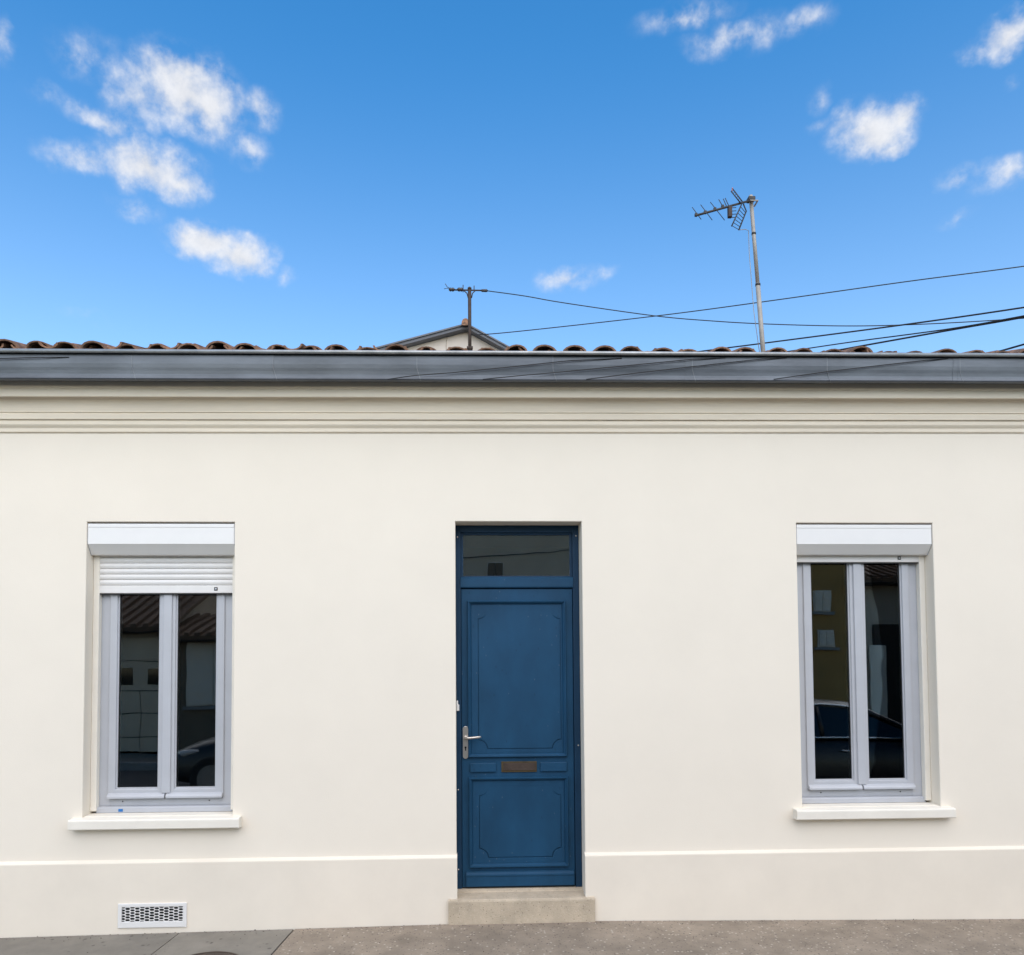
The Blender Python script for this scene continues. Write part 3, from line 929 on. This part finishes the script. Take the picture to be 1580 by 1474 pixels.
# ------------------------------------------------------------------ air vent low on the wall
YV = -.024
vx0, vx1, vz0, vz1 = U(182.5, 1412, YV).x, U(288.5, 1412, YV).x, U(235, 1431, YV).z, U(235, 1393.5, YV).z
ix0, ix1, iz0, iz1 = U(188.5, 1412, YV).x, U(283, 1412, YV).x, U(235, 1421.5, YV).z, U(235, 1399, YV).z
vf = MB()
vf.box(vx0, ix0, YV-.010, YV+.004, vz0, vz1, .003)
vf.box(ix1, vx1, YV-.010, YV+.004, vz0, vz1, .003)
vf.box(ix0-.002, ix1+.002, YV-.0095, YV+.004, vz0+.0005, iz0, .003)
vf.box(ix0-.002, ix1+.002, YV-.0095, YV+.004, iz1, vz1-.0005, .003)
vent = vf.build('air_vent', 'pvc', house)
vent['label'] = 'white air vent with a honeycomb grille'
MB().box(ix0+.001, ix1-.001, YV-.0012, YV-.0006, iz0+.001, iz1-.001).build('vent_void', 'black', vent)
lat = MB()
ncol = 13
cw = (ix1-ix0)/(ncol-.5)/.75/1.0
a_ = (ix1-ix0)/(ncol-.3)/1.5*1.0
hh = (iz1-iz0)/5.1
def hexpts(cx, cz, s, jx, jz):
    A = a_; B = hh/2
    return [(cx+jx+s*q[0]*A, cz+jz+(s*0.96)*q[1]*B) for q in ((1, 0), (.5, 1), (-.5, 1), (-1, 0), (-.5, -1), (.5, -1))]
for i in range(-1, ncol+1):
    for j in range(-1, 7):
        cx = ix0+i*1.5*a_+.3*a_; cz = iz0+j*hh+(hh/2 if i % 2 else 0)
        o_ = [(cx+q[0]*a_, cz+q[1]*hh/2) for q in ((1, 0), (.5, 1), (-.5, 1), (-1, 0), (-.5, -1), (.5, -1))]
        n_ = hexpts(cx, cz, random.uniform(.78, .87), random.uniform(-.0010, .0010), random.uniform(-.001, .001))
        cl = lambda p: (min(max(p[0], ix0), ix1), min(max(p[1], iz0), iz1))
        o_ = [cl(p) for p in o_]; n_ = [cl(p) for p in n_]
        vs2 = [(p[0], YV-.006, p[1]) for p in o_]+[(p[0], YV-.006, p[1]) for p in n_]+[(p[0], YV-.002, p[1]) for p in n_]
        fs2 = [(k, (k+1) % 6, 6+(k+1) % 6, 6+k) for k in range(6)]+[(6+k, 6+(k+1) % 6, 12+(k+1) % 6, 12+k) for k in range(6)]
        lat.add(vs2, fs2)
lat.build('honeycomb_grille', 'pvc', vent)

# ------------------------------------------------------------------ neighbouring gable behind the roof
GY = 9.0
nb = empty('neighbour_house', (U(718, 500, GY).x, GY, -.4), 'pale house behind the roof with a grey edged gable', 'house')
OV = .17
pkf = U(720, 499.5, GY-OV)
lf_, rf0 = U(564, 541, GY-OV), U(796, 541, GY-OV)
sl_l = (pkf.z-lf_.z)/(pkf.x-lf_.x)
sl_r = (pkf.z-rf0.z)/(rf0.x-pkf.x)
pk = Vector((pkf.x, GY, pkf.z-.085))
wlx, wrx = pk.x-5.2, pk.x+2.6
zl, zr = pk.z-sl_l*5.2, pk.z-sl_r*2.6
gw = MB().outline([(wlx, -.4), (wrx, -.4), (wrx, zr), (pk.x, pk.z), (wlx, zl)], GY, GY+6).build('wall', 'gable', nb)
for (xa, za, xb, zb_, nm) in ((pk.x, pk.z, wlx-.3, zl-.3*sl_l, 'roof'), (pk.x, pk.z, wrx+.25, zr-.25*sl_r, 'roof')):
    t_ = .055
    sgn = -1 if xb < xa else 1
    mb = MB()
    v8 = []
    for y in (GY-OV, GY+6.2):
        v8 += [(xa, y, za+.004), (xb, y, zb_+.004), (xb, y, zb_+t_), (xa, y, za+t_)]
    mb.add(v8, [(0, 1, 2, 3), (7, 6, 5, 4), (0, 4, 5, 1), (1, 5, 6, 2), (2, 6, 7, 3), (3, 7, 4, 0)])
    rf_ = mb.build(nm, 'slate', nb)
    # verge board lying on the roof edge
    mb = MB()
    v8 = []
    for y in (GY-OV-.03, GY-OV+.16):
        v8 += [(xa, y, za+t_+.002), (xb, y, zb_+t_+.002), (xb, y, zb_+t_+.03), (xa, y, za+t_+.03)]
    mb.add(v8, [(0, 1, 2, 3), (7, 6, 5, 4), (0, 4, 5, 1), (1, 5, 6, 2), (2, 6, 7, 3), (3, 7, 4, 0)])
    mb.build('verge', 'slate', nb)
rc = MB()
pr_ = []
for k in range(11):
    a = math.pi*(-.1+1.2*k/10)
    pr_.append((math.cos(a)*.075, math.sin(a)*.10))
for y in (GY-OV-.06, GY-OV+.40):
    pass
vs2 = [(pk.x-.02+x, GY-OV-.08, pk.z+.05+z) for x, z in pr_]+[(pk.x-.02+x*.9, GY+6.2, pk.z+.05+z*.9) for x, z in pr_]
rc.add(vs2, [(i, i+1, 12+i, 11+i) for i in range(10)]+[tuple(range(11))]+[tuple(range(11, 22))[::-1]])
rcap = rc.build('ridge_tile', 'tile', nb)
for zc in ((U(690, 525, GY), U(697, 540, GY)),):
    MB().tube([(zc[0].x, GY-.004, zc[0].z+.05), (zc[0].x-.02, GY-.004, (zc[0].z+zc[1].z)/2), (zc[1].x-.10, GY-.004, zc[1].z-.2)], .006, 5).build('downlead', 'greyr', nb)

# ------------------------------------------------------------------ service mast with crossarm
PY = GY-.40
mb0 = U(725, 541, PY); mt0 = U(724.5, 446, PY)
mast = empty('service_mast', (mb0.x, PY, mb0.z), 'rusty steel service mast with crossarm and insulators before the grey gable', 'utility mast')
MB().tube([mb0-Vector((0, 0, .25)), mt0], .031, 12).build('pole', 'rust_steel', mast)
MB().lathe([(.036, 0), (.036, .03), (.02, .045)], mt0-Vector((0, 0, .012)), seg=12).build('pole_cap', 'rust_steel', mast)
bk = MB(); bk.box(mb0.x-.055, mb0.x+.055, PY-.03, PY+.03, mb0.z+.03, mb0.z+.07, .006)
bk.box(mb0.x-.05, mb0.x-.02, PY-.02, GY+.02, mb0.z+.035, mb0.z+.065); bk.box(mb0.x+.02, mb0.x+.05, PY-.02, GY+.02, mb0.z+.036, mb0.z+.064)
bk.build('wall_bracket', 'rust_steel', mast)
ca, cb = U(700, 447.5, PY), U(749, 448.5, PY)
MB().tube([ca, cb], .014, 8).build('crossarm', 'rust_steel', mast)
for (p, q, m_) in ((733, 452, 1), (716, 452, -1)):
    a = U(p, q-3, PY); b = U(727.5 if m_ > 0 else 722.5, 460, PY)
    mid = (a+b)/2+Vector((-.015*m_, 0, .02))
    MB().tube([a, mid, b], .010, 6).build('brace', 'rust_steel', mast)
for (p, r_) in ((697, .036), (710, .038)):
    cpt = U(p, 447, PY)
    MB().lathe([(.012, -.055), (r_*.8, -.04), (r_, -.01), (r_*.6, .0), (r_, .012), (r_*.8, .04), (.012, .055)], cpt, 'X', 14).build('insulator', 'porcelain', mast)
cpt = U(747.5, 448.7, PY)
MB().lathe([(.012, -.06), (.024, -.05), (.026, .04), (.012, .06)], cpt, 'X', 12).build('insulator', 'porcelain', mast)
for (p, a, b) in ((714.5, 440, 451), (731.5, 441, 449)):
    MB().tube([U(p, a, PY), U(p, b, PY)], .008, 6).build('bolt', 'rust_steel', mast)
MB().tube([U(697, 446, PY), U(690, 443, PY), U(687, 438, PY)], .006, 5).build('wire_tail', 'rust_steel', mast)
MB().tube([U(697, 447, PY), U(690, 445, PY), U(685, 446, PY)], .005, 5).build('wire_tail', 'rust_steel', mast)

# ------------------------------------------------------------------ television aerial
AY = 1.8
ab = U(1178.5, 556, AY); at_ = U(1158.5, 305, AY)
aer = empty('television_aerial', (ab.x, AY, ab.z-.1), 'galvanised aerial mast leaning slightly with a ladder reflector antenna', 'antenna')
def along(t): return ab+(at_-ab)*t
MB().tube([along(-.12), along(.47)], .0215, 14).build('mast', 'galv', aer)
MB().tube([along(.46), along(1.012)], .018, 14).build('mast', 'galv', aer)
MB().lathe([(.024, 0), (.024, .02)], along(.455), seg=14).build('clamp', 'alu', aer)
MB().lathe([(.021, 0), (.021, .018)], along(.77), seg=14).build('clamp', 'alu', aer)
# the boom points to the left and towards the street
tip = U(1073, 333, AY-.28); root = U(1160, 309, AY-.03)
bd = (tip-root).normalized()
MB().tube([root-bd*.03, tip], .0105, 8).build('boom', 'alu', aer)
hd = MB(); hc_ = along(.985)
hd.box(hc_.x-.038, hc_.x+.028, hc_.y-.045, hc_.y+.025, hc_.z-.022, hc_.z+.014, .007)
hd.build('mast_clamp', 'alu', aer)
MB().tube([along(.975)+Vector((-.03, -.05, -.02)), along(.975)+Vector((.045, -.05, -.02)), along(.975)+Vector((.045, .04, -.02))], .008, 6).build('u_bolt', 'galv', aer)
def elem(a, b, r=.0042, y=AY-.2, dy=(0, 0), nm='element', m='alu'):
    A = U(*a, y+dy[0]); B = U(*b, y+dy[1])
    return MB().tube([A, B], r, 6).build(nm, m, aer)
for (a, b, y) in (((1068, 320), (1082, 339), AY-.28), ((1081, 316), (1099, 340), AY-.24), ((1096, 312), (1118, 340), AY-.20)):
    elem(a, b, .0036, y)
for (a, b, y) in (((1109, 308), (1117, 322), AY-.155), ((1116, 307), (1122, 321), AY-.135), ((1119, 306), (1125, 319), AY-.125)):
    elem(a, b, .0042, y)
for q in ((1074, 332), (1088, 328), (1103, 323), (1115, 319)):
    p = U(*q, AY-.28+(q[0]-1073)/87*.25)
    MB().box(p.x-.012, p.x+.012, p.y-.012, p.y+.012, p.z-.012, p.z+.014, .003).build('element_clamp', 'alu', aer)
p = U(1126, 327, AY-.125)
dp = MB(); dp.box(p.x-.018, p.x+.018, p.y-.02, p.y+.02, p.z-.055, p.z+.045, .005); dp.build('dipole_box', 'rust_steel', aer)
for i in range(4):
    q = U(1133, 321+i*5, AY-.12)
    MB().tube([q+Vector((-.03, 0, 0)), q+Vector((.018, 0, .004))], .0035, 5).build('element', 'alu', aer)
# ladder reflector: two rails and rungs (lower wing), and the thin upper wing
ra, rb = U(1144, 316, AY-.10), U(1129, 349, AY-.20)
rc_, rd = U(1151.5, 326, AY-.02), U(1140, 355, AY-.10)
re_ = U(1147, 315, AY-.06)
MB().tube([ra, rb], .0065, 6).build('reflector_rail', 'alu', aer)
MB().tube([re_, rc_, rd], .0065, 6).build('reflector_rail', 'alu', aer)
for k in range(7):
    t = (k+.6)/6.7
    MB().tube([ra.lerp(rb, t), rc_.lerp(rd, t)], .003, 5).build('rung', 'alu', aer)
ua, ub = U(1146, 312, AY-.06), U(1130, 291, AY-.02)
uc, ud = U(1143, 314, AY-.10), U(1128, 295, AY-.12)
MB().tube([ua, ub], .0055, 6).build('reflector_rail', 'alu', aer)
MB().tube([uc, ud], .0055, 6).build('reflector_rail', 'alu', aer)
for k in range(6):
    t = (k+.8)/6.2
    MB().tube([ua.lerp(ub, t), uc.lerp(ud, t)], .003, 5).build('rung', 'alu', aer)
MB().lathe([(.006, -.008), (.007, 0), (.005, .008)], U(1130, 291, AY-.05), seg=8).build('end_cap', 'pink', aer)
MB().lathe([(.006, -.008), (.007, 0), (.005, .008)], U(1129.5, 294, AY-.10), seg=8).build('end_cap', 'pink', aer)
MB().tube([U(1140, 355, AY-.1), U(1150, 354, AY-.08), U(1155, 356, AY-.06), U(1156, 390, AY-.05), U(1163, 480, AY-.04), U(1172, 545, AY-.035)], .0032, 5).build('coaxial_lead', 'galv', aer)

# ------------------------------------------------------------------ overhead cables
def cable(pts, rad, label, group=None, y=None):
    P = []
    for (px_, py_, Y) in pts:
        P.append(U(px_, py_, Y))
    # smooth through the surveyed points (Catmull-Rom)
    Q = []
    for i in range(len(P)-1):
        a = P[max(0, i-1)]; b = P[i]; c_ = P[i+1]; d = P[min(len(P)-1, i+2)]
        for k in range(6):
            t = k/6
            Q.append(0.5*((2*b)+(c_-a)*t+(2*a-5*b+4*c_-d)*t*t+(3*b-a-3*c_+d)*t**3))
    Q.append(P[-1])
    o = MB().tube(Q, rad, 7).build('overhead_cable', 'cable')
    return tag(o, label, 'cable', group)
cable([(727, 517, PY), (790, 512.5, 8.2), (1010, 488, 7.6), (1180, 465.5, 7.0), (1400, 434.5, 6.4), (1580, 411, 6.0), (1900, 366, 5.2)], .0085, 'thin cable climbing from the service mast to the top right, highest of the cables')
cable([(752, 449, PY), (810, 457, 8.3), (870, 467.5, 8.2), (1010, 487.5, 8.0), (1100, 495.5, 7.8), (1180, 500, 7.6), (1290, 503, 7.4), (1380, 502, 7.2), (1500, 496.5, 7.0), (1640, 487, 6.8)], .0085, 'sagging thin wire running right from the end of the mast crossarm')
cable([(1020, 551, 9.5), (1098, 540, 8.8), (1180, 529.5, 8.0), (1400, 500.5, 6.4), (1580, 474.5, 5.2), (1900, 424, 3.6)], .0125, 'black cable crossing the aerial mast just above the roof tiles')
cable([(1200, 556, 8.6), (1290, 541, 8.0), (1340, 532, 7.6), (1480, 507, 6.4), (1580, 489.5, 5.4), (1900, 430, 3.6)], .0145, 'thicker black cable of the twisted pair at the right')
cable([(1160, 551, 8.8), (1235, 539.5, 8.2), (1320, 527, 7.6), (1400, 516.5, 6.9), (1480, 505.3, 6.35), (1580, 487.5, 5.36), (1900, 426, 3.5)], .0105, 'thinner black cable converging on the thick one at the right')
cable([(1490, 555, 6.6), (1537, 543.5, 6.2), (1580, 531.5, 5.6), (1900, 440, 3.4)], .0145, 'short stretch of black cable above the tiles at the far right')
# street wires mirrored in the zinc, their dark reflections added as thin black tubes
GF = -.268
for pts_, lab in (([(598, 584.5), (640, 579.5), (700, 575), (800, 565), (880, 556.5), (960, 552)], 'wire reflection built as a thin black tube slanting up the middle of the gutter face, left of the group'),
                  ([(745, 584.5), (800, 580), (840, 576.5), (950, 566), (1068, 554.5), (1120, 551.5)], 'longest wire reflection built as a thin black tube slanting across the gutter face, middle of the group'),
                  ([(905, 584.5), (985, 575.5), (1063, 566.5), (1120, 560), (1177, 554), (1215, 551.5)], 'wire reflection built as a thin black tube slanting up the gutter face below the aerial mast'),
                  ([(1195, 584.5), (1280, 573), (1375, 562), (1425, 556.5), (1465, 552.5)], 'wire reflection built as a thin black tube slanting up the gutter face furthest to the right'),
                  ([(-60, 557), (0, 553.3), (60, 551.6), (105, 550.4)], 'wire reflection built as a thin black tube under the gutter bead at the far left')):
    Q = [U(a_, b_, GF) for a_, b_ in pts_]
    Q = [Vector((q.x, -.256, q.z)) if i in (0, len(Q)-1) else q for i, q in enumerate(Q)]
    tag(MB().tube(Q, .0032, 6).build('wire_reflection', 'cable'), lab, 'cable', 'wire reflections built on the gutter')
# ------------------------------------------------------------------ across the street (seen mirrored in the panes)
def far(px_, py_, R_=11.6):
    v = U(px_, py_, .16+R_)
    return v.x, v.z
FY = -11.4
def fb(name, m, parent, x0, x1, z0, z1, d0, d1, bev=0.0):
    """block on a far-side facade; d0..d1 is depth from that facade towards the street (negative = inward)"""
    return MB().box(x0, x1, FY+d0, FY+d1, z0, z1, bev).build(name, m, parent)
def far_house(name, x0, x1, eave, ridge, depth, wm, rm, label, y=0.0):
    h = empty(name, ((x0+x1)/2, FY, -.17), label, 'house')
    pr = [(FY, -.4), (FY, eave), (FY-depth/2, ridge-.1), (FY-depth, eave), (FY-depth, -.4)]
    MB().prism(pr, x0, x1).build('wall', wm, h)
    k = (ridge-eave)/(depth/2)
    rf = MB().prism([(FY+.45, eave-.45*k+.05), (FY-depth/2, ridge), (FY-depth-.3, eave-.3*k+.05), (FY-depth-.3, eave-.3*k+.13), (FY-depth/2, ridge+.09), (FY+.45, eave-.45*k+.13)], x0-.15, x1+.15).build('roof', rm, h)
    n = int((x1-x0+.3)/.24)
    rib = MB().prism([(FY+.47, eave-.45*k+.12), (FY-depth/2, ridge+.085), (FY-depth/2, ridge+.15), (FY+.47, eave-.45*k+.19)], x0-.12, x0-.01)
    ro = rib.build('tile_row', rm, rf)
    for i in range(1, n):
        dup(ro, rf, (i*.24, 0, 0))
    MB().box(x0-.1, x1+.1, FY+.0, FY+.44, eave-.45*k+.02, eave-.45*k+.045).build('eave_board', 'wood', h)
    return h
def far_window(h, x0, x1, z0, z1, shut=False, shm='paintw'):
    f = fb('window', 'paintw', h, x0, x1, z0, z1, .002, .04)
    if shut:
        xm = (x0+x1)/2
        for (a, b) in ((x0+.02, xm-.006), (xm+.006, x1-.02)):
            fb('shutter', shm, f, a, b, z0+.02, z1-.02, .041, .075, .006)
            fb('shutter_rail', shm, f, a+.03, b-.03, z0+.25, z0+.33, .0755, .09)
            fb('shutter_rail', shm, f, a+.03, b-.03, z1-.33, z1-.25, .0755, .09)
    else:
        xm = (x0+x1)/2
        fb('pane', 'carglass', f, x0+.06, xm-.03, z0+.07, z1-.06, .041, .046)
        fb('pane', 'carglass', f, xm+.03, x1-.06, z0+.07, z1-.06, .041, .046)
        for (a, b) in ((x0-(x1-x0)/2-.02, x0-.02), (x1+.02, x1+(x1-x0)/2+.02)):
            fb('shutter', shm, f, a, b, z0, z1, .01, .05, .006)
            fb('shutter_rail', shm, f, a+.03, b-.03, z0+.2, z0+.28, .0505, .065)
            fb('shutter_rail', shm, f, a+.03, b-.03, z1-.28, z1-.2, .0505, .065)
    fb('sill', 'kerb', f, x0-.06, x1+.06, z0-.07, z0-.005, .003, .10)
    return f
# garage
gx_l, gx_r = far(120, 1100)[0], far(262, 1100)[0]
g = far_house('garage', gx_l-.5, gx_r+.02, 2.55, 3.75, 6, 'greyr', 'brownroof', 'grey garage across the street, mirrored in the left pane of the shuttered window')
dtop = far(215, 1020)[1]
xa, xb = far(160, 1100)[0], far(254, 1100)[0]
gd = fb('garage_door', 'wood', g, xa-.6, xb, -.17, dtop, .004, .05)
rows = [-.15, far(215, 1172)[1], far(215, 1137)[1], far(215, 1100)[1], far(215, 1066)[1]]
for j in range(4):
    n_ = 4
    for i in range(n_):
        wx = (xb-xa+.6)/n_
        fb('panel', 'pale', gd, xa-.6+i*wx+.006, xa-.6+(i+1)*wx-.006, rows[j]+.010, rows[j+1]-.010, .051, .075, .01)
wz0, wz1 = far(215, 1057)[1], far(215, 1031)[1]
fb('top_panel', 'pale', gd, xa-.58, xb-.02, rows[4]+.010, dtop-.01, .0505, .058)
for (a, b) in ((186, 209), (231, 252)):
    fb('pane', 'carglass', gd, far(a, 1040)[0], far(b, 1040)[0], wz0, wz1, .059, .066)
fb('lintel', 'pale', g, xa-.7, xb+.06, dtop+.01, far(215, 985)[1], .003, .08)
# low cottage
cot = far_house('cottage', gx_r+.08, -1.25, 2.30, 2.78, 3.4, 'brownwall', 'brownroof', 'low grey cottage with closed white shutters, mirrored in the right pane of the shuttered window')
far_window(cot, far(290, 1000)[0], far(290, 1000)[0]+1.15, far(300, 1089)[1], far(300, 992)[1], True)
far_window(cot, -3.3, -2.3, .7, 1.95, True)
# pale two-storey house
ph = far_house('townhouse', -1.1, 3.3, 5.6, 7.0, 8, 'pale', 'brownroof', 'pale two storey house across the street, mirrored in the fanlight')
fa, fb_ = far(752, 880)[0], far(777, 880)[0]
far_window(ph, fa, fb_, far(765, 905)[1]-.5, far(765, 869)[1], True, 'brownwall')
far_window(ph, 1.95, 2.75, .5, 1.8, False, 'greyr')
MB().tube([(-1.1, FY+.05, far(765, 862)[1]-.03), (1.2, FY+.06, far(800, 858)[1]), (3.3, FY+.05, far(880, 850)[1]+.1)], .009, 6).build('wall_cable', 'cable', ph)
fd = fb('door', 'wood', ph, -.35, .55, -.12, 2.0, .003, .05)
fb('door_panel', 'wood', fd, -.2, .4, .1, 1.8, .051, .07, .01)
# ochre house
oh = far_house('ochre_house', 3.45, far(1312, 1000)[0], 4.4, 5.6, 7, 'ochre', 'brownroof', 'ochre house across the street, mirrored in the left pane of the right window')
for (pa, pb, ya, yb) in ((1254, 1280, 944, 912), (1258, 1284, 998, 972)):
    a = far(pa, 930)[0]; b = far(pb, 930)[0]
    far_window(oh, a, b, far(1270, ya)[1], far(1270, yb)[1], True, 'paintw')
far_window(oh, 4.6, 5.5, .8, 2.1, False, 'paintw')
far_window(oh, 4.6, 5.5, 3.0, 4.1, False, 'paintw')
# last house on the right
lh = far_house('end_house', far(1322, 1000)[0], far(1322, 1000)[0]+5, 3.5, 4.6, 7, 'greyr', 'brownroof', 'grey end house across the street, mirrored in the rightmost pane')
fb('carriage_door', 'wood', lh, far(1345, 1000)[0], far(1345, 1000)[0]+2.4, -.15, 2.5, .003, .06)
fb('notice_board', 'paintw', lh, far(1337, 1000)[0], far(1362, 1000)[0], far(1350, 1120)[1], far(1350, 996)[1], .061, .10, .01)

# bare tree behind the cottage
def bare_tree(base, h, label, seed):
    rnd = random.Random(seed)
    t = empty('bare_tree', base, label, 'tree')
    trunk, twigs = MB(), MB()
    def limb(p, d, L, r, lev):
        pts, rr = [p.copy()], [r]
        q, dd = p.copy(), d.copy()
        for i in range(4):
            dd = (dd+Vector((rnd.uniform(-.22, .22), rnd.uniform(-.22, .22), rnd.uniform(-.05, .18)))).normalized()
            q = q+dd*L/4
            pts.append(q.copy()); rr.append(r*(1-.16*(i+1)))
        (trunk if lev < 2 else twigs).tube(pts, rr, 6 if lev < 2 else 4, caps=False)
        if lev < 4:
            for k in range(3 if lev else 5):
                i = rnd.randint(2, 4)
                nd = (dd+Vector((rnd.uniform(-1, 1), rnd.uniform(-1, 1), rnd.uniform(-.1, .7)))*.85).normalized()
                limb(pts[i], nd, L*rnd.uniform(.55, .75), rr[i]*.62, lev+1)
    limb(Vector(base), Vector((.05, 0, 1)), h*.38, h*.022, 0)
    trunk.build('trunk', 'bark', t, fix=False)
    twigs.build('crown', 'bark', t, fix=False)
tx = far(322, 940, 18)[0]
bare_tree((tx, -18.5, -.42), 9.0, 'bare tree behind the cottage, mirrored at the top of the shuttered window', 3)

# ------------------------------------------------------------------ parked cars (mirrored in the panes)
def car(name, cx, cy, heading, paint, label):
    root_ = empty(name, (cx, cy, -.31), label, 'car', 'cars parked in the street')
    sg = 1 if heading > 0 else -1
    def lp(x, y, z): return (cx+sg*x, cy+sg*y, -.31+z)
    # stations: x, half width, sill z, belt z, top centre z
    stn = [(-2.05, .62, .36, .62, .66), (-2.0, .76, .24, .78, .84), (-1.75, .84, .20, .90, .94), (-1.2, .87, .19, .95, .98), (-.3, .88, .19, .94, .97), (.6, .88, .19, .92, .96), (.95, .87, .19, .90, .95), (1.5, .84, .20, .80, .87), (1.9, .76, .22, .68, .74), (2.08, .60, .32, .56, .60)]
    body = MB()
    rows_ = []
    for (x, hw, zs_, zb_, zt_) in stn:
        sec = [(-hw*.9, zs_), (-hw, zs_+.12), (-hw*1.01, (zs_+zb_)/2), (-hw*.97, zb_), (-hw*.72, zt_), (0, zt_+.012), (hw*.72, zt_), (hw*.97, zb_), (hw*1.01, (zs_+zb_)/2), (hw, zs_+.12), (hw*.9, zs_)]
        rows_.append([lp(x, y, z) for y, z in sec])
    n = 11
    vs3 = [p for r_ in rows_ for p in r_]
    fs3 = []
    for i in range(len(rows_)-1):
        for k in range(n):
            fs3.append((i*n+k, i*n+(k+1) % n, (i+1)*n+(k+1) % n, (i+1)*n+k))
    body.add(vs3, fs3, True)
    body.add(rows_[0], [tuple(range(n))]); body.add(rows_[-1], [tuple(range(n))[::-1]])
    b = body.build('body', paint, root_)
    ss = b.modifiers.new('sub', 'SUBSURF'); ss.levels = 2; ss.render_levels = 2
    # cabin: glass below, roof shell above
    gst = [(-1.85, .70, .93, .93), (-1.25, .66, .96, 1.36), (-.3, .66, .96, 1.43), (.25, .65, .955, 1.38), (1.05, .70, .93, .93)]
    gm, rm_ = MB(), MB()
    A = []
    for (x, hw, zb_, zt_) in gst:
        A.append([lp(x, -.80, zb_-.02), lp(x, -hw*.92, zt_-.05 if zt_ > zb_+.1 else zb_-.01), lp(x, -hw*.7, zt_), lp(x, hw*.7, zt_), lp(x, hw*.92, zt_-.05 if zt_ > zb_+.1 else zb_-.01), lp(x, .80, zb_-.02)])
    vv3 = [p for r_ in A for p in r_]
    gf = []
    for i in range(len(A)-1):
        for k in range(5):
            gf.append((i*6+k, i*6+k+1, (i+1)*6+k+1, (i+1)*6+k))
    gm.add(vv3, gf)
    gm.build('glasshouse', 'carglass', root_)
    rr = MB()
    top = [[lp(x, y*hw, zt_+dz) for y, dz in ((-.93, -.045), (-.7, .012), (0, .03), (.7, .012), (.93, -.045))] for (x, hw, zb_, zt_) in gst[1:4]]
    rr.add([p for r_ in top for p in r_], [(i*5+k, i*5+k+1, (i+1)*5+k+1, (i+1)*5+k) for i in range(2) for k in range(4)], True)
    rr.build('roof_panel', paint, root_)
    for s_ in (-1, 1):
        # pillars and bright window trim
        for (xa_, za_, xb_, zb_) in ((1.05, .93, .25, 1.34), (-1.85, .93, -1.25, 1.32), (-.35, .95, -.35, 1.38)):
            ya_ = .80 if za_ < 1 else .62
            MB().tube([lp(xa_, s_*.805, za_), lp(xb_, s_*.615, zb_)], .03, 6).build('pillar', paint, root_)
        MB().tube([lp(1.0, s_*.822, .94), lp(.3, s_*.826, .955), (lp(-.6, s_*.828, .965)), lp(-1.7, s_*.815, .955)], .012, 6).build('window_trim', 'chrome', root_)
        MB().tube([lp(1.0, s_*.80, .96), lp(.27, s_*.628, 1.345), lp(-.3, s_*.632, 1.395), lp(-1.2, s_*.628, 1.33), lp(-1.7, s_*.78, 1.0)], .012, 6).build('window_trim', 'chrome', root_)
        for x in (.05, -.85):
            MB().tube([lp(x, s_*.895, .80), lp(x-.06, s_*.91, .80), lp(x-.14, s_*.91, .80), lp(x-.2, s_*.895, .80)], .010, 6).build('door_handle', 'chrome', root_)
        m_ = MB().tube([lp(.78, s_*.84, .97), lp(.80, s_*.92, 1.02), lp(.80, s_*1.0, 1.03)], [.02, .07, .055], 8).build('mirror', paint, root_)
        hl = MB().tube([lp(1.86, s_*.60, .66), lp(1.72, s_*.74, .69), lp(1.5, s_*.80, .73)], [.05, .055, .02], 8).build('headlight', 'lamp', root_)
        MB().tube([lp(-1.93, s_*.60, .80), lp(-1.84, s_*.78, .82)], [.05, .05], 8).build('tail_lamp', 'redlamp', root_)
        for x in (1.28, -1.30):
            w_ = MB().lathe([(.20, -.10), (.30, -.10), (.325, -.07), (.325, .07), (.30, .10), (.20, .10)], lp(x, s_*.80, .325), 'Y', 28).build('wheel', 'rubber', root_)
            MB().lathe([(.205, -.104), (.19, -.09), (.05, -.085), (.045, -.108), (.045, .108), (.05, .085), (.19, .09), (.205, .104)], lp(x, s_*.80, .325), 'Y', 20).build('rim', 'galv', w_)
    return root_
car('parked_car', 5.1, -5.35, 1, 'carpaint', 'black car parked to the right of the photographer, mirrored in the right window')
car('parked_car', -2.35, -6.75, -1, 'carpaint2', 'graphite car parked behind the photographer, mirrored in the shuttered window')

# ------------------------------------------------------------------ render settings
scene.render.engine = 'CYCLES'
scene.cycles.max_bounces = 6
scene.world.cycles.sampling_method = 'MANUAL'
scene.world.cycles.sample_map_resolution = 512
scene.cycles.transparent_max_bounces = 12
